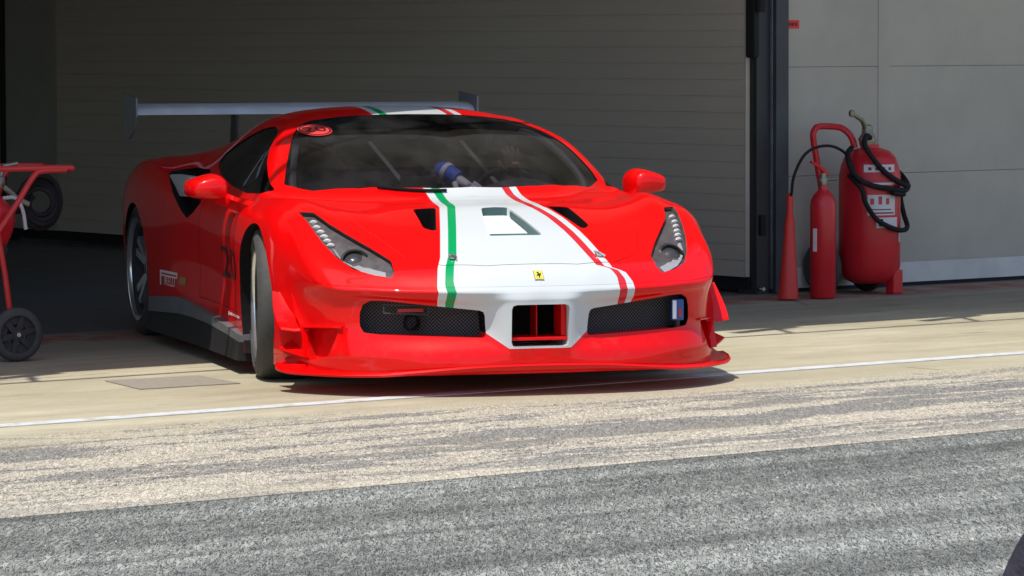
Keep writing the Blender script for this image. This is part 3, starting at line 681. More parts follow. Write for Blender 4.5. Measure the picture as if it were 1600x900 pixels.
for sg in (1,-1):
    # upper canard: a curved triangular blade
    b=BM(); A=bez([(.745,.986,.270),(.70,.994,.298),(.64,.994,.345),(.565,.982,.415)],5); B=bez([(.775,.872,.266),(.72,.890,.300),(.65,.915,.345),(.572,.940,.415)],5)
    rg=[]
    for p,q in zip(A,B):
        p=np.array(p)*[1,sg,1]; q=np.array(q)*[1,sg,1]; m=.5*(p+q)+np.array([0,0,-.006]); t=np.array([.001,.002*sg,-.007])
        rg.append([tuple(p),tuple(m),tuple(q),tuple(q+t),tuple(m+t),tuple(p+t)])
    b.loft(rg); b.out('canard',RPAINT,car,angle=50)
    b=BM(); A=bez([(.82,.880,.148),(.765,.935,.166),(.70,.984,.184)],5); B=bez([(.80,.880,.152),(.74,.898,.182),(.66,.922,.215)],5); rg=[]
    for p,q in zip(A,B):
        p=np.array(p)*[1,sg,1]; q=np.array(q)*[1,sg,1]; t=np.array([0,.001*sg,-.005]); rg.append([tuple(p),tuple(q),tuple(q+t),tuple(p+t)])
    b.loft(rg); b.out('canard',RPAINT,car,angle=50)
    # duct fin and the flap over the air curtain
    F=bez([(.672,.920,.410),(.705,.908,.350),(.742,.896,.300),(.766,.887,.262),(.815,.885,.150)],4); b=BM(); rg=[]
    for i,p in enumerate(F):
        l,n,_=surf(Vector((p[0],p[1]*sg,p[2]))); h=.022*min(1,i/6); t=n.cross(Vector((0,0,1))).normalized()*.003
        rg.append([tuple(l-n*.004-t),tuple(l+n*(.002+h)-t),tuple(l+n*(.002+h)+t),tuple(l-n*.004+t)])
    b.loft(rg); b.out('duct_fin',RPAINT,car,angle=50)
    b=BM(); e=[(.765,.888,.270),(.83,.86,.274),(.905,.815,.277),(.966,.775,.279)]; rg=[]
    for p in e:
        l,n,_=surf(Vector((p[0],p[1]*sg,p[2]))); rg.append([tuple(l-n*.01),tuple(l+n*.013),tuple(l+n*.013+Vector((0,0,.006))),tuple(l-n*.01+Vector((0,0,.014)))])
    b.loft(rg); b.out('duct_flap',RPAINT,car,angle=50)
    # air curtain panel is the recess itself; lower vane
    # ---- sill ----
    X=[-.20,-.5,-.9,-1.26,-1.56,-1.9,-2.24]; top=[.176,.196,.222,.245,.262,.245,.225]; bot=[.142,.158,.176,.182,.180,.165,.150]
    yy=[.960,.955,.952,.955,.962,.970,.976]
    b=BM(); b.loft([[(x,(y-.05)*sg,t),(x,y*sg,t-.004),(x,(y+.004)*sg,q),(x,(y-.05)*sg,q)] for x,t,q,y in zip(X,top,bot,yy)]); b.out('sill_strip',mat('sill_silver',(.15,.155,.165),.45,metal=.3,build=varied(.15,5)),car,angle=40)
    b=BM(); b.loft([[(x,(y-.05)*sg,q-.002),(x,(y+.003)*sg,q-.002),(x,(y+.010)*sg,.085),(x,(y+.016)*sg,.062),(x,(y-.05)*sg,.055)] for x,t,q,y in zip(X,top,bot,yy)]); b.out('side_skirt',mat('skirt_black',(.018,.017,.019),.6,spec=.25,build=varied(.3,5)),car,angle=40)
    # side scoop: silver blade and dark inner
    b=BM(); P=[(-2.10,.800),(-1.93,.826),(-1.55,.826),(-1.38,.760),(-1.42,.735),(-1.75,.728),(-2.0,.735)]
    b.prism([(x,(.915+.02*(-1.7-x))*sg,z) for x,z in P],(0,-.05*sg,0),(0,0,0)); b.out('scoop_blade',mat('blade_silver',(.50,.53,.56),.35,metal=.2,build=varied(.1,8)),car,smooth=False)
# ---- mirrors ----
MO=[(.944,.758),(.940,.826),(.966,.860),(1.005,.872),(1.068,.856),(1.112,.836),(1.118,.802),(1.108,.772),(1.03,.758)]
for sg in (1,-1):
    b=BM(); c0=np.mean(np.array(MO),0); rg=[]
    for x,k,dz in ((-.462,.55,-.004),(-.470,.78,-.003),(-.490,.92,-.001),(-.545,1.0,0),(-.60,1.02,0),(-.625,1.0,0)):
        base=[c0+(np.array(p)-c0)*k for p in MO]; rg.append([(x+(p[0]-1.03)*-.10,p[0]*sg,p[1]+dz) for p in bez(list(map(tuple,np.c_[base,np.zeros(len(base))]))+[(*base[0],0)],2)[:-1]])
    b.loft(rg); mo=b.out('mirror',RPAINT,car,angle=38)
    b=BM(); pts=bez([(-.32,.868,.735),(-.40,.918,.748),(-.49,.965,.772),(-.54,1.0,.790)],5); n=len(pts)
    b.loft([[(p[0]-.045*(1.6-i/n),(p[1]-.0)*sg,p[2]-.036),(p[0],p[1]*sg,p[2]-.042),(p[0]+.03*(1.6-i/n),p[1]*sg,p[2]),(p[0],p[1]*sg,p[2]+.022),(p[0]-.045*(1.6-i/n),p[1]*sg,p[2]+.014)] for i,p in enumerate(pts)]); b.out('mirror_arm',RPAINT,mo,angle=60)
    b=BM(); rr=[(-.6235+(p[0]-1.03)*-.10,(1.035+(p[0]-1.035)*.86)*sg,.826+(p[1]-.826)*.84) for p in MO]; b.prism(rr,(0,0,0),(-.004,0,0)); b.out('mirror_glass',mat('mirror_silver',(.8,.8,.82),.02,metal=1),mo,smooth=False)
# ---- rear wing ----
WG=mat('wing_grey',(.60,.61,.65),.4,build=varied(.12,4))
def foil(x0,z0,ch,th,tilt):
    o=[]
    for k in range(11):
        t=k/10; o.append((t,th*(1.48*math.sqrt(t)-.63*t-1.76*t*t+1.42*t**3-.5*t**4)*.62))
    up=o; lo=[(t,-.35*z) for t,z in o[-2:0:-1]]
    return [(x0-ch*(t*math.cos(tilt)-z*math.sin(tilt)*1),z0+ch*(t*math.sin(tilt)+z*math.cos(tilt))) for t,z in up+lo]
sec=foil(-2.98,1.092,.30,.30,R(10))
b=BM(); b.loft([[(x,y,z) for x,z in sec] for y in (-.888,-.4,0,.4,.888)]); wing=b.out('rear_wing',WG,car,angle=40)
for sg in (1,-1):
    b=BM(); P=[(-2.955,1.178),(-2.955,1.085),(-3.02,1.02),(-3.15,.965),(-3.29,.955),(-3.32,1.20)]
    b.prism([(x,.890*sg,z) for x,z in P],(0,0,0),(0,.008*sg,0)); b.out('end_plate',mat('plate_grey',(.17,.175,.19),.35,build=varied(.1,5)),wing,smooth=False)
    b=BM(); P=[(-3.02,1.098),(-3.14,1.105),(-3.20,.86),(-3.02,.87)]; b.prism([(x,.362*sg,z) for x,z in P],(0,-.006,0),(0,.006,0)); b.out('wing_pylon',BLACK,wing,smooth=False)
# ---- wheels ----
def wheel(x,y,z,rad,width,rimr,sg,steer,spokes=10,rimcol=None):
    w_=bpy.data.objects.new('wheel',None); COL.objects.link(w_); w_.parent=car; w_.location=(x,y*sg,z); w_.rotation_euler=(0,0,steer); w_.empty_display_size=.05
    hw=width/2; k=sg
    M=Matrix.Scale(sg,4,(0,1,0))
    b=BM(); b.lathe([(rimr,-hw+.02),(rimr+.03,-hw+.004),(rad-.05,-hw),(rad-.018,-hw+.012),(rad-.004,-hw+.03),(rad,-hw*.5),(rad,hw*.5),(rad-.004,hw-.03),(rad-.018,hw-.012),(rad-.05,hw),(rimr+.03,hw-.004),(rimr,hw-.02)],64,'Y',M=M); b.out('tyre',RUBBER,w_,angle=50)
    rm=mat('spoke_grey',(.50,.51,.54),.3,metal=.7,build=varied(.2,6)); bar=mat('barrel_dark',(.045,.045,.05),.5,metal=.4)
    b=BM(); b.lathe([(rimr,-hw+.02),(rimr-.03,-hw+.03),(rimr-.035,hw-.035),(rimr-.012,hw-.024),(rimr+.004,hw-.012),(rimr+.004,hw-.02)],64,'Y',M=M); rim=b.out('rim',[bar],w_,angle=40)
    b=BM(); b.lathe([(rimr-.016,hw-.022),(rimr-.010,hw-.008),(rimr+.006,hw-.004),(rimr+.008,hw-.016),(rimr-.006,hw-.028)],64,'Y',M=M,closed=True); b.out('rim_lip',mat('lip_bright',(.75,.76,.78),.2,metal=.9),rim,angle=60)
    b=BM()
    for i in range(spokes):
        a=2*PI*i/spokes+.1; 
        for off in ((-.5,.5) if spokes<=6 else (0,)):
            a2=a+off*.36
            da=a-.0+off*.16
            ra,rb=.045,rimr-.015
            p0=Vector((math.cos(da)*ra,0,math.sin(da)*ra)); p1=Vector((math.cos(a2)*rb,0,math.sin(a2)*rb)); t=(p1-p0).normalized().cross(Vector((0,1,0)))
            y0,y1=(hw-.060)*sg,(hw-.036)*sg
            b.loft([[tuple(p0+t*.017+Vector((0,y0,0))),tuple(p0-t*.017+Vector((0,y0,0))),tuple(p0-t*.014+Vector((0,y0-.03*sg,0))),tuple(p0+t*.014+Vector((0,y0-.03*sg,0)))],
                    [tuple(p1+t*.020+Vector((0,y1,0))),tuple(p1-t*.020+Vector((0,y1,0))),tuple(p1-t*.016+Vector((0,y1-.03*sg,0))),tuple(p1+t*.016+Vector((0,y1-.03*sg,0)))]])
    b.out('spokes',rm,rim,smooth=False)
    b=BM(); b.lathe([(0,hw-.045),(.026,hw-.047),(.032,hw-.055),(.055,hw-.062),(.062,hw-.09),(.0,hw-.10)],28,'Y',M=M); b.out('hub',mat('hub_metal',(.10,.10,.11),.35,metal=.8),rim)
    b=BM(); b.lathe([(0.06,hw-.115),(.185,hw-.115),(.185,hw-.145),(.06,hw-.145)],40,'Y',M=M); b.out('brake_disc',mat('disc_steel',(.06,.055,.05),.5,metal=.6),w_)
    return w_
for sg in (1,-1):
    wheel(.045,.815,.330,.330,.268,.252,sg,R(-8.6),spokes=5)
    wheel(-2.655,.812,.333,.333,.298,.252,sg,0,spokes=5)
b=BM(); b.box((-2.9,-.60,.16),(.3,.60,.22)); b.out('floor_pan',LINER,car,smooth=False)
# ---- badge, pins, lettering ----
def decal(name,bmx,fn,m,lift=.0022,parent=car):
    """lay flat lettering onto the body: fn(u,v) gives a point on the skin"""
    bmesh.ops.triangulate(bmx,faces=bmx.faces[:])
    for v in bmx.verts:
        p=fn(v.co.x,v.co.y); l,n,_=surf(p); v.co=l+n*lift
    b=BM(); b.add(bmx); return b.out(name,m,parent,smooth=False)
def quadgrid(w_,h_,nx=4,ny=4):
    t=bmesh.new(); g=[[t.verts.new((-w_/2+w_*i/nx,-h_/2+h_*j/ny,0)) for j in range(ny+1)] for i in range(nx+1)]
    for i in range(nx):
        for j in range(ny): t.faces.new((g[i][j],g[i+1][j],g[i+1][j+1],g[i][j+1]))
    return t
def disc(rx,ry,n=28,ring=None):
    t=bmesh.new()
    o=[t.verts.new((rx*math.cos(2*PI*k/n),ry*math.sin(2*PI*k/n),0)) for k in range(n)]
    if ring:
        i_=[t.verts.new((rx*ring*math.cos(2*PI*k/n),ry*ring*math.sin(2*PI*k/n),0)) for k in range(n)]
        for k in range(n): t.faces.new((o[k],o[(k+1)%n],i_[(k+1)%n],i_[k]))
    else:
        c=t.verts.new((0,0,0))
        for k in range(n): t.faces.new((o[k],o[(k+1)%n],c))
    return t
top=lambda x0,y0:(lambda u,v: on_top(x0+v*.82,y0+u))     # u to the viewer's right, v up the bonnet
def nose(u,v): return on_top(1.181-v*.72,.005+u)
bd=decal('badge',quadgrid(.040,.050),nose,mat('badge_grey',(.22,.22,.21),.4),.003)
decal('yellow_field',quadgrid(.033,.042),nose,mat('badge_yellow',(.80,.62,.03),.35),.0045,bd)
HORSE=[(-.004,-.017),(.000,-.010),(-.005,-.006),(-.010,-.012),(-.012,-.011),(-.008,-.002),(-.004,.001),(-.004,.006),(-.009,.009),(-.006,.011),(-.003,.016),(.001,.013),(.002,.007),(.007,.003),(.010,.009),(.012,.008),(.010,.000),(.006,-.004),(.008,-.010),(.004,-.008),(.002,-.017)]
t=bmesh.new(); t.faces.new([t.verts.new((u,v,0)) for u,v in HORSE]); decal('horse_emblem',t,nose,mat('badge_black',(.01,.01,.01),.5),.006,bd)
for sg in (1,-1):
    l,n,_=surf(Vector((1.020,.317*sg,.565)))
    M=Matrix.Translation(l+n*.006)@n.to_track_quat('Z','Y').to_matrix().to_4x4()
    b=BM(); b.lathe([(.008,-.004),(.016,-.004),(.018,0),(.016,.004),(.008,.004)],18,M=M,closed=True); b.tube([M@Vector((-.014,.020,.004)),M@Vector((.0,.004,.007)),M@Vector((.016,-.024,.005))],.0042,8)
    b.tube([M@Vector((.012,.014,.003)),M@Vector((-.012,-.014,.003))],.003,6); b.out('bonnet_pin',ALU,car)
DARKRED=mat('number_dark',(.05,.004,.006),.5); WTXT=mat('lettering_white',(.75,.72,.72),.5)
side=lambda x0,z0,sg:(lambda u,v: on_side(x0+u*(1 if sg<0 else -1),z0+v,sg))
for sg in (1,-1):
    t=text_mesh('20',.225); bmesh.ops.scale(t,vec=(2.2,.9,1),verts=t.verts); decal('race_number',t,side(-.60,.462,sg),mat('number_black',(.015,.004,.006),.5))
    t=text_mesh('IRELLI',.062); bmesh.ops.scale(t,vec=(1.35,1,1),verts=t.verts); bmesh.ops.translate(t,vec=(.025,-.008,0),verts=t.verts)
    # long-bowed P over the word
    q=bmesh.new()
    for (x0,y0,x1,y1) in ((-.165,-.030,-.135,.042),(-.165,.030,.165,.042),(.150,.018,.165,.042),(-.135,.014,.165,.022)):
        q.faces.new([q.verts.new(p) for p in ((x0,y0,0),(x1,y0,0),(x1,y1,0),(x0,y1,0))])
    me=bpy.data.meshes.new('x'); q.to_mesh(me); q.free(); t.from_mesh(me); bpy.data.meshes.remove(me)
    decal('tyre_maker_lettering',t,side(-1.85,.322,sg),WTXT)
    decal('small_sponsor_patch',quadgrid(.12,.034),side(-1.585,.332,sg),mat('patch_ochre',(.30,.20,.06),.5))
    t=bmesh.new()
    for k,(u,h_) in enumerate(((-.15,.017),(-.115,.011),(-.08,.014),(-.04,.011),(0,.012),(.04,.010),(.08,.013),(.115,.010),(.145,.012))):
        t.faces.new([t.verts.new(p) for p in ((u-.013,-h_/2,0),(u+.011,-h_/2,0),(u+.013,h_/2,0),(u-.011,h_/2,0))])
    decal('small_sponsor_line',t,side(-.46,.243,sg),WTXT)
# number roundel at the top corner of the windscreen
rn=lambda u,v: fire((-.745+u*.0-v*.8+.6,-.49+u,1.062+v*.42+.9),(-.6,0,-.9))
def rn(u,v):
    l,n,_=surf(Vector((-.745-v*1.5+u*.30,-.49+u,1.062+v*.48))); return l
rd=decal('number_roundel',disc(.074,.072),rn,mat('roundel_red',(.78,.05,.05),.45),.0015)
decal('roundel_ring',disc(.069,.066,28,.9),rn,DARKRED,.003,rd)
t=text_mesh('20',.085); bmesh.ops.scale(t,vec=(1.25,1.0,1),verts=t.verts); decal('roundel_number',t,rn,DARKRED,.0035,rd)
# ---- cabin ----
DASH=mat('dash_suede',(.085,.083,.085),.9,build=varied(.2,20)); SEATM=mat('seat_black',(.03,.028,.03),.8)
b=BM()
secs=[]
for y in np.linspace(-.66,.66,25):
    hump=.055*math.exp(-((y-.36)/.20)**2)
    fx=.10-.35*(abs(y)/.66)**2
    secs.append([(fx,y,.66),(fx,y,.745),(fx-.18,y,.775+hump*.5),(fx-.33,y,.79+hump),(fx-.40,y,.765+hump),(fx-.42,y,.60)])
b.loft(secs); b.out('dashboard',DASH,car,angle=50)
b=BM(); b.box((-.33,-.20,.78),(-.30,-.02,.86),.01); b.box((-.25,-.13,.79),(-.22,-.09,.815),.004); b.box((-.24,-.05,.79),(-.21,.0,.81),.004); b.out('dash_display',MATTE,car,smooth=False)
M=Matrix.Translation((-.52,.37,.735))@Matrix.Rotation(R(66),4,'Y')
b=BM(); b.tube([M@Vector((.155*math.cos(2*PI*k/36),.165*math.sin(2*PI*k/36),0)) for k in range(36)],.015,10,closed=True)
for a in (0,120,240): b.tube([M@Vector((0,0,-.01)),M@Vector((.15*math.cos(R(a)),.16*math.sin(R(a)),0))],.012,8)
b.out('steering_wheel',SEATM,car)
for y in (.36,-.36):
    b=BM(); b.box((-1.28,y-.24,.28),(-.75,y+.24,.42),.05)
    b.loft([[(-1.26-.28*t-.05,y-w_,.35+.65*t),(-1.26-.28*t+.05,y-w_*.8,.35+.65*t),(-1.26-.28*t+.05,y+w_*.8,.35+.65*t),(-1.26-.28*t-.05,y+w_,.35+.65*t)] for t,w_ in ((0,.25),(.4,.26),(.75,.22),(.95,.15),(1,.10))]); b.out('bucket_seat',SEATM,car,angle=50)
b=BM()
for sg in (1,-1):
    b.tube(bez([(-.30,.64*sg,.60),(-.36,.68*sg,.80),(-.66,.60*sg,.985),(-.93,.53*sg,1.045),(-1.35,.50*sg,1.06),(-1.60,.50*sg,.60)],5),.019,8)
b.tube([(-1.35,-.5,1.06),(-1.35,.5,1.06)],.019,8); b.tube([(-1.36,-.48,1.04),(-1.58,.45,.65)],.017,8); b.out('roll_cage',mat('cage_grey',(.16,.16,.17),.5),car)
for y in (-.22,.22):
    b=BM(); b.loft([[(-.98+.02,y+.03,1.0),(-.98,y+.055,1.0),(-.98-.004,y+.055,1.0)],[(-.80,y+.16,.80),(-.80,y+.185,.80),(-.804,y+.185,.80)]]); b.out('harness_strap',mat('strap_grey',(.22,.21,.22),.7),car,smooth=False)
# wiper parked low on the glass
b=BM(); P=[(.185,-.12),(.17,-.20),(.13,-.30),(.06,-.40)]; pts=[]
for x,y in P:
    l=on_top(x,y); pts.append(tuple(l+Vector((.008,0,.008))))
b.tube(bez(pts,4),.007,6); b.out('wiper',LINER,car)
# =====================================================================
# PEOPLE
# =====================================================================
def skinfig(name,joints,bones,m,parent=None,sub=2,root=0):
    """one continuous figure: joints {id:(co,radius)}, grown over the bones"""
    ids=list(joints); me=bpy.data.meshes.new(name)
    me.from_pydata([joints[k][0] for k in ids],[(ids.index(a),ids.index(b)) for a,b in bones],[])
    o=bpy.data.objects.new('tmp',me); COL.objects.link(o)
    sk=o.modifiers.new('s','SKIN'); sk.use_smooth_shade=True
    for i,k in enumerate(ids):
        r=joints[k][1]; r=(r,r) if not isinstance(r,tuple) else r
        me.skin_vertices[0].data[i].radius=r; me.skin_vertices[0].data[i].use_root=(i==root)
    sb=o.modifiers.new('b','SUBSURF'); sb.levels=sub; sb.render_levels=sub
    bpy.context.view_layer.update()
    r=bpy.data.meshes.new_from_object(o.evaluated_get(bpy.context.evaluated_depsgraph_get()))
    bpy.data.objects.remove(o); r.name=name; r.materials.clear()
    r.materials.append(m)
    for p in r.polygons: p.use_smooth=True
    return link(name,r,parent)
SUIT=mat('race_suit',(.035,.032,.036),.8,build=varied(.25,12))
GBLUE=mat('glove_blue',(.03,.15,.75),.6,build=varied(.2,25)); GWHITE=mat('glove_white',(.88,.89,.90),.6,build=varied(.12,40)); SKINC=mat('skin',(.30,.16,.12),.5)
CM=car.matrix_basis
drv=thing('person','driver in dark overalls inside the red car, blue and white glove raised over the dash','person',car.location,car.rotation_euler.z)
J={'pel':((-1.05,.36,.50),(.15,.12)),'sp':((-1.14,.36,.68),(.14,.12)),'ch':((-1.18,.36,.84),(.17,.12)),'nk':((-1.18,.36,.94),.06),
 'sr':((-1.02,.20,.85),.075),'er':((-.66,.04,.70),.055),'wr':((-.295,-.035,.850),.036),
 'sl':((-1.15,.53,.86),.075),'el':((-.85,.56,.70),.055),'wl':((-.55,.43,.83),.036),
 'hr':((-1.0,.27,.48),.10),'kr':((-.58,.25,.56),.075),'ar':((-.25,.27,.38),.05),'hl':((-1.0,.45,.48),.10),'kl':((-.58,.47,.56),.075),'al':((-.25,.45,.38),.05)}
skinfig('body',J,[('pel','sp'),('sp','ch'),('ch','nk'),('ch','sr'),('sr','er'),('er','wr'),('ch','sl'),('sl','el'),('el','wl'),('pel','hr'),('hr','kr'),('kr','ar'),('pel','hl'),('hl','kl'),('kl','al')],SUIT,drv)
b=BM(); b.lathe([(0,.135),(.06,.122),(.105,.08),(.125,.02),(.125,-.04),(.11,-.10),(.085,-.125),(0,-.12)],28,M=Matrix.Translation((-1.17,.36,1.0))@Matrix.Diagonal((1.05,.92,.85,1))); b.out('helmet',mat('helmet_dark',(.03,.03,.035),.25,coat=1),drv)
def hand(parent,W,fw,up,m,cuff=None,s=1.0,side=1,curl=.35,name='hand'):
    """palm and five bent fingers; W wrist, fw along the hand, up the back of the hand"""
    fw=Vector(fw).normalized(); up=Vector(up); up=(up-fw*up.dot(fw)).normalized(); sd=fw.cross(up)*side; W=Vector(W)
    P=lambda a,b_,c:tuple(W+(fw*a+sd*b_+up*c)*s)
    J={'w':(P(0,0,0),.026*s),'p':(P(.05,0,0),(.030*s,.018*s)),'k':(P(.085,0,0),(.036*s,.015*s))}; B=[('w','p'),('p','k')]
    o=skinfig(name,J,B,m,parent,2)
    b=BM()
    for i,(y,l) in enumerate(((-.030,.072),(-.010,.082),(.010,.076),(.030,.060))):
        a0=(.075,y*.9,0); c=curl*(1+.1*i); L=l
        pts=[P(*a0)]; ang=0; pos=np.array([.075,y]); xx,zz=.075,0.
        for q in (.45,.32,.25):
            ang+=c; xx+=L*q*math.cos(ang); zz-=L*q*math.sin(ang); pts.append(P(xx,y*(1+.15*(xx-.075)/.08),zz))
        b.tube(bez(pts,3),[ (.0098-.0032*k/9)*s for k in range(10)],8)
    th=[P(.02,-.024,-.004),P(.045,-.048,-.010),P(.070,-.060,-.018),P(.090,-.062,-.026)]
    b.tube(bez(th,3),[(.0125-.004*k/9)*s for k in range(10)],8)
    b.out('fingers',m,o,angle=80)
    return o
hr_=hand(drv,(-.205,.020,.858),(.50,.72,-.46),(.55,-.05,.85),GWHITE,s=1.12,side=-1,curl=.16,name='glove')
b=BM(); b.tube([(-.275,-.022,.886),(-.250,-.012,.886),(-.225,.005,.872),(-.190,.036,.850)],[.036,.041,.039,.035],16); b.out('glove_cuff',GBLUE,drv)
b=BM(); b.tube([(-.243,-.008,.884),(-.227,.004,.875)],[.0430,.0412],18); b.out('cuff_strap',GWHITE,drv)
hand(drv,(-.52,.40,.845),(.35,-.25,.75),(.8,0,-.4),SKINC,s=1.0,side=1,curl=.12,name='hand')

NAVY=mat('dark_jacket',(.016,.013,.022),.8,build=lambda N,p:(varied(.4,14)(N,p),N.bump(p,N.noise(N.coord(),9,4,.6),.6,.04)))
def cw(X,Y,Z): return (X*sp_+Y*cp_,-X*cp_+Y*sp_,Z)
by=thing('person','person in dark jacket crouching close by, only a sleeve in the bottom right corner','person',cw(1.079,6.05,0),PHI-PI/2); by.scale=(1.075,1.075,1.075)
J={'pel':((.05,-.12,.30),(.17,.14)),'sp':((.05,-.02,.48),(.16,.13)),'ch':((.04,.05,.66),(.19,.13)),'nk':((.04,.09,.80),.055),'hd':((.04,.12,.85),.06),
 'sl':((-.165,.05,.705),.070),'sl2':((-.225,.055,.63),.070),'el':((-.285,.06,.50),.055),'wl':((-.15,.28,.52),.036),
 'sr':((.25,.05,.70),.075),'er':((.34,.12,.50),.055),'wr':((.18,.30,.58),.036),
 'hl':((-.06,-.08,.28),.11),'kl':((-.14,.30,.38),.08),'al':((-.12,.02,.09),.05),'fl':((-.12,.16,.05),.045),
 'hr':((.16,-.08,.28),.11),'kr':((.22,.30,.38),.08),'ar':((.20,.02,.09),.05),'fr':((.20,.16,.05),.045)}
skinfig('body',J,[('pel','sp'),('sp','ch'),('ch','nk'),('nk','hd'),('ch','sl'),('sl','sl2'),('sl2','el'),('el','wl'),('ch','sr'),('sr','er'),('er','wr'),('pel','hl'),('hl','kl'),('kl','al'),('al','fl'),('pel','hr'),('hr','kr'),('kr','ar'),('ar','fr')],NAVY,by)
b=BM(); b.lathe([(0,.13),(.05,.12),(.085,.08),(.095,.02),(.085,-.05),(.06,-.10),(.03,-.12),(0,-.12)],20,M=Matrix.Translation((.04,.13,.96))); hd=b.out('head',SKINC,by)
b=BM(); b.lathe([(0,.142),(.055,.132),(.093,.088),(.102,.03),(.098,-.02)],20,M=Matrix.Translation((.04,.118,.963))); b.out('hair',mat('hair',(.02,.014,.01),.6),hd)
for sx in (-.033,.033):
    b=BM(); b.lathe([(0,.011),(.009,.006),(.011,0),(0,-.01)],10,M=Matrix.Translation((.04+sx,.213,.975))); b.out('eye',mat('eye',(.05,.04,.04),.2),hd)
b=BM(); b.tube([(.04,.222,.985),(.04,.238,.950),(.04,.225,.940)],[.008,.013,.009],8); b.out('nose',SKINC,hd)
hand(by,(-.15,.28,.52),(.5,.8,.1),(0,-.1,1),SKINC,s=1.0,side=-1,curl=.4)
hand(by,(.18,.30,.58),(-.3,.9,.1),(0,-.1,1),SKINC,s=1.0,side=1,curl=.4)

# =====================================================================
# FIRE EXTINGUISHERS AND TROLLEY
# =====================================================================
def fired(N,p):
    n=N.noise(N.coord(),4,4); N.put(p.inputs['Base Color'],N.mix(n,(.50,.012,.022),(.66,.02,.028))); N.put(p.inputs['Roughness'],N.m('MULTIPLY_ADD',n,.2,.22))
FRED=mat('extinguisher_red',(.5,.02,.03),.3,build=fired)
HRED=mat('horn_red',(.62,.03,.02),.5,build=varied(.08,4))
BRASS=mat('valve_metal',(.28,.25,.19),.4,metal=.7,build=varied(.2,30)); HOSE=mat('hose_rubber',(.014,.013,.015),.75,spec=.25,build=varied(.3,30))
# small carbon dioxide extinguisher with its horn leaning on the door post
ce=thing('fire_extinguisher','slim red gas extinguisher standing beside the door post with long red horn','fire extinguisher',(15.315,16.66,0))
b=BM(); b.lathe([(0,.004),(.066,.004),(.073,.012),(.073,.52),(.069,.556),(.054,.588),(.036,.607),(.028,.615),(.028,.64),(0,.64)],36); cy=b.out('cylinder',FRED,ce,angle=50)
b=BM(); b.lathe([(.022,.635),(.026,.645),(.026,.675),(.018,.69),(.018,.71),(0,.71)],16); b.tube([(-.03,0,.672),(.095,-.01,.675)],.009,8); b.out('valve',BRASS,ce)
b=BM(); b.tube(bez([(.02,-.01,.70),(-.01,0,.735),(-.06,.01,.765),(-.085,.012,.775)],4),[.014]*4+[.012]*4+[.008]*5,8); b.out('lever',FRED,ce)
b=BM(); b.prism([(-.0745,.0,.27),(-.0745,.0,.40)]+[(-.0700,-.026,.40),(-.0700,-.026,.27)],(0,0,0),(-.0015,0,0)); b.out('side_label',WTXT,ce,smooth=False)
hx,hy=-.235,.05
b=BM(); b.tube(bez([(.34,.10,.70),(.30,.12,.80),(.17,.10,.855),(.02,.07,.855),(-.09,.06,.81),(-.165,.06,.70),(-.185,.06,.60),(-.178,.08,.585)],6),.0085,10); b.out('hose',HOSE,ce)
b=BM()
top_=Vector((-.178,.08,.60)); bot=Vector((-.245,.02,.010)); ax=(bot-top_)
rg=[]
for t,rw,rd_ in ((0,.014,.014),(.04,.019,.018),(.22,.021,.019),(.23,.026,.024),(.30,.030,.026),(.65,.045,.040),(.98,.062,.055),(1.0,.060,.053)):
    c=top_+ax*t; rg.append([tuple(c+Vector((rw*math.cos(2*PI*k/24)*(1.0),rd_*math.sin(2*PI*k/24),0))) for k in range(24)])
b.loft(rg); b.out('horn',HRED,ce,angle=50)
# big wheeled powder extinguisher
be=thing('fire_extinguisher','big red powder extinguisher on wheels wrapped in black hose against grey door','fire extinguisher',(15.815,16.83,0),0)
lean=Matrix.Rotation(R(4),4,'Y')@Matrix.Rotation(R(-3),4,'X')
b=BM(); b.lathe([(0,.06),(.10,.062),(.142,.082),(.165,.12),(.178,.16),(.178,.68),(.167,.735),(.150,.785),(.118,.82),(.075,.837),(.055,.84),(.055,.86),(0,.86)],48,M=Matrix.Translation((.02,0,0))); b.out('tank',FRED,be,angle=50)
b=BM(); b.box((.065,-.155,.0),(.14,-.085,.14),.01); b.out('foot',FRED,be,smooth=False)
b=BM(); b.tube(bez([(-.17,.14,.05),(-.19,.13,.25),(-.235,.12,.55),(-.285,.12,.78),(-.31,.12,.90),(-.30,.12,.945),(-.265,.12,.965),(-.17,.10,.963),(-.115,.08,.95),(-.08,.05,.905),(-.06,.04,.84)],5),.019,10); b.out('handle',FRED,be)
for sx in (-.20,.15):
    b=BM(); b.lathe([(0,-.03),(.115,-.03),(.14,-.024),(.15,-.012),(.15,.012),(.14,.024),(.115,.03),(0,.03)],32,'X',M=Matrix.Translation((sx,.16,.15))); b.out('wheel',RUBBER,be,angle=50)
b=BM(); b.lathe([(.042,.85),(.048,.87),(.048,.90),(.034,.92),(.030,.965),(.015,.975),(0,.975)],18); b.tube([(0,0,.93),(-.05,-.01,1.0),(-.135,-.02,1.035)],[.017,.014,.010],10); b.lathe([(0,.022),(.016,.016),(.02,0),(.016,-.016),(0,-.022)],12,M=Matrix.Translation((-.14,-.02,1.04))); b.tube([(-.06,0,.89),(.06,0,.885)],.012,8); b.out('valve',BRASS,be)
def coil(pts,r,name='hose'):
    b=BM(); b.tube(bez(pts,6),r,10); return b.out(name,HOSE,be,angle=80)
coil([(-0.025,-0.050,0.900),(-0.083,-0.084,0.911),(-0.133,-0.118,0.871),(-0.124,-0.151,0.812),(-0.042,-0.185,0.710),(0.075,-0.202,0.640),(0.166,-0.168,0.622),(0.220,-0.050,0.651),(0.220,0.017,0.695),(0.191,0.084,0.725)],.0155)
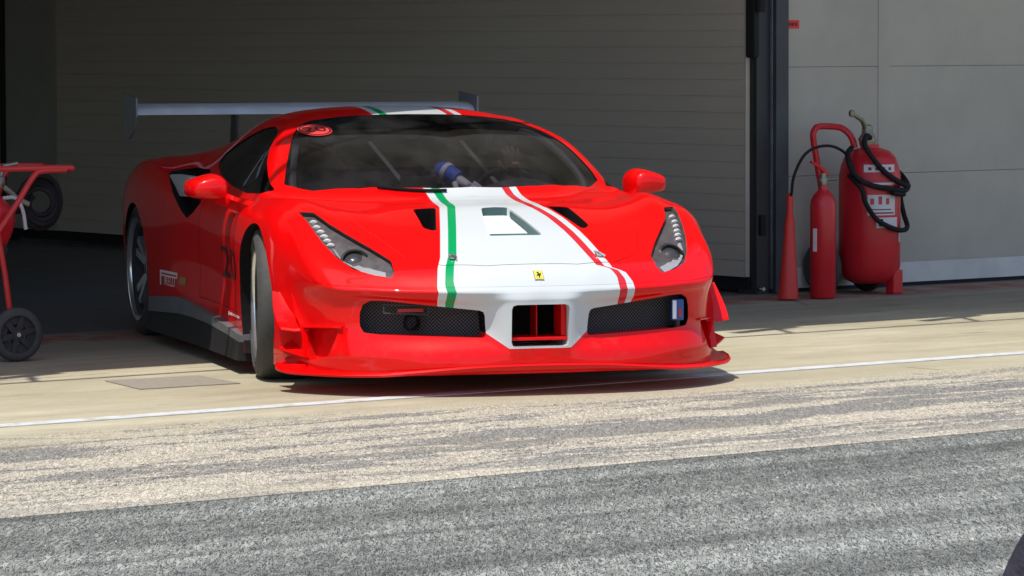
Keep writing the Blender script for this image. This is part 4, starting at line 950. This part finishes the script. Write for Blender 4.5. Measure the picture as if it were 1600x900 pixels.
coil([(-0.108,0.017,0.841),(-0.199,-0.050,0.812),(-0.241,-0.109,0.754),(-0.216,-0.143,0.681),(-0.133,-0.172,0.633),(0.000,-0.206,0.608),(0.116,-0.197,0.600),(0.207,-0.118,0.630),(0.237,-0.034,0.681),(0.216,0.034,0.732)],.0155)
coil([(-0.224,-0.084,0.695),(-0.183,-0.151,0.608),(-0.170,-0.168,0.534),(-0.108,-0.193,0.439),(0.000,-0.210,0.385),(0.100,-0.197,0.370),(0.183,-0.143,0.388),(0.228,-0.067,0.454),(0.228,-0.042,0.534),(0.195,-0.076,0.578),(0.100,-0.197,0.575),(0.000,-0.210,0.586)],.0145)
def curved_label(parent,name,a0,a1,z0,z1,m,rad=.1795,mi=None,cx=.02):
    b=BM(); n=10; V=[]
    for z_ in (z0,z1):
        for k in range(n+1):
            a=R(a0+(a1-a0)*k/n); V.append((cx+rad*math.sin(a),-rad*math.cos(a),z_))
    b.poly(V,[(k,k+1,n+2+k,n+1+k) for k in range(n)]); return b.out(name,m,parent,smooth=True,angle=80)
LBL=mat('label_pink',(.50,.25,.28),.5); LBW=mat('label_white',(.60,.56,.58),.5); LBD=mat('label_ink',(.16,.02,.04),.6)
l1=curved_label(be,'upper_label',-54,8,.63,.745,mat('label_red',(.48,.03,.05),.5))
for z0,z1 in ((.705,.748),(.632,.645)): curved_label(be,'label_band',-54,8,z0,z1,LBW,.1802)
for a in (-46,-33,-20,-7): curved_label(l1,'label_print',a,a+6,.716,.733,LBD,.1815)
l2=curved_label(be,'pictogram_label',-47,10,.458,.575,LBW,.1802)
for k,a in enumerate((-42,-27,-12)):
    curved_label(l2,'pictogram',a,a+7,.520,.555+.012*(k%2),mat('pictogram_red',(.45,.05,.06),.5),.1810)
curved_label(l2,'label_print',-45,6,.467,.475,LBD,.1810); curved_label(l2,'label_print',-45,0,.488,.494,LBD,.1810)
l3=curved_label(be,'class_label',-31,17,.385,.445,LBW,.1802); curved_label(l3,'class_symbol',-26,-18,.395,.437,SEAL,.1810)
curved_label(be,'side_tag',24,34,.30,.37,LBW,.1802)
# trolley with cylinder, cropped by the left edge
TILT=Matrix.Translation((-.20,0,.70))@Matrix.Rotation(R(27),4,'Y')@Matrix.Translation((.20,0,-.70))
tr=thing('extinguisher_trolley','red tubular two wheeled trolley parked in the garage mouth at far left','trolley',(9.495,16.0,0),R(-8))
TRED=mat('trolley_red',(.55,.03,.03),.4,build=varied(.12,6))
b=BM()
for sy in (-.17,.17):
    b.tube(bez([(-.62,sy,.90),(-.30,sy,.885),(.05,sy,.884),(.30,sy,.884),(.345,sy*.9,.878),(.345,0,.872)],5),.0135,10)
    b.tube(bez([(.31,sy,.874),(.20,sy,.872),(.15,sy,.850),(.06,sy,.72),(-.09,sy,.52),(-.30,sy,.26)],5),.014,10)
    b.tube([(-.035,sy,.60),(.0,sy,.40),(.035,sy,.13)],.0135,10)
b.tube([(.345,-.153,.878),(.345,.153,.878)],.0135,10); b.tube([(.03,-.22,.13),(.03,.22,.13)],.014,8); b.tube([(-.35,-.17,.15),(.03,-.17,.13)],.014,8); b.tube([(-.35,.17,.15),(.03,.17,.13)],.014,8)
b.tube([(-.30,-.17,.26),(-.30,.17,.26)],.015,8); b.tube([(-.09,-.17,.52),(-.09,.17,.52)],.014,8); b.out('frame',TRED,tr)
for sy in (-.215,.215):
    b=BM(); b.lathe([(.088,-.026),(.108,-.028),(.122,-.018),(.125,0),(.122,.018),(.108,.028),(.088,.026)],36,'Y',M=Matrix.Translation((.035,sy,.125)),closed=True); wt=b.out('wheel',RUBBER,tr,angle=50)
    b=BM()
    for k in range(6):
        a=2*PI*k/6+.25; b.loft([[(.035+r_*math.cos(a)-w_*math.sin(a)*q,sy+y_,.125+r_*math.sin(a)+w_*math.cos(a)*q) for q,y_ in ((-1,-.016),(1,-.016),(1,.016),(-1,.016))] for r_,w_ in ((.015,.014),(.092,.010))])
    b.lathe([(0,-.024),(.022,-.022),(.022,.022),(0,.024)],18,'Y',M=Matrix.Translation((.035,sy,.125))); b.lathe([(.05,-.006),(.095,-.006),(.095,.006),(.05,.006)],30,'Y',M=Matrix.Translation((.035,sy,.125)),closed=True); b.out('wheel_spokes',MATTE,wt,smooth=False)
    b=BM(); b.lathe([(0,-.03),(.010,-.03),(.010,.03),(0,.03)],10,'Y',M=Matrix.Translation((.035,sy,.125))); b.out('axle_end',ALU,wt)
b=BM(); b.lathe([(.16,-.02),(.168,-.02),(.168,.02),(.16,.02)],30,M=Matrix.Translation((.185,0,0))@TILT@Matrix.Translation((-.20,0,.545)),closed=True); b.box((-.07,-.165,.55),(-.03,-.145,.59),.004); b.out('clamp_band',MATTE,tr,smooth=False)
tc=thing('fire_extinguisher','red extinguisher bottle strapped on the trolley, cut by the left edge','fire extinguisher',(9.495+.185*math.cos(R(-8)),16.0+.185*math.sin(R(-8)),0),R(-8))
b=BM(); b.lathe([(0,.17),(.12,.172),(.145,.20),(.155,.24),(.155,.64),(.145,.70),(.11,.745),(.06,.77),(.035,.775),(.035,.80),(0,.80)],36,M=TILT@Matrix.Translation((-.20,0,0))); b.out('bottle',FRED,tc,angle=50)
b=BM(); b.lathe([(.03,.795),(.034,.81),(.034,.84),(.02,.86),(0,.86)],16,M=Matrix.Translation((-.20,0,0))); b.tube([(-.20,0,.83),(-.09,-.02,.80),(-.03,-.03,.80)],.014,8); b.tube([(-.20,0,.845),(-.21,0,.91),(-.16,-.02,.95)],[.014,.012,.009],8); bmesh.ops.transform(b.bm,matrix=TILT,verts=b.bm.verts); b.out('valve',BRASS,tc)
b=BM(); b.tube(bez([(-.135,-.06,.775),(-.08,-.08,.775),(-.05,-.09,.72),(-.035,-.09,.63)],5),.009,8); bmesh.ops.transform(b.bm,matrix=Matrix.Translation((-.01,0,-.03)),verts=b.bm.verts); b.out('white_tube',mat('tube_white',(.5,.5,.5),.5),tc)
b=BM(); n=150; b.tube([(.075+(.045+.075*k/n)*math.cos(2*PI*4.2*k/n+2.4),.02+.05*math.sin(k*.21)*.4,.715+(.05+.085*k/n)*math.sin(2*PI*4.2*k/n+2.4)) for k in range(n)],.013,8); b.out('hose',HOSE,tc,angle=80)
bpy.context.view_layer.update()
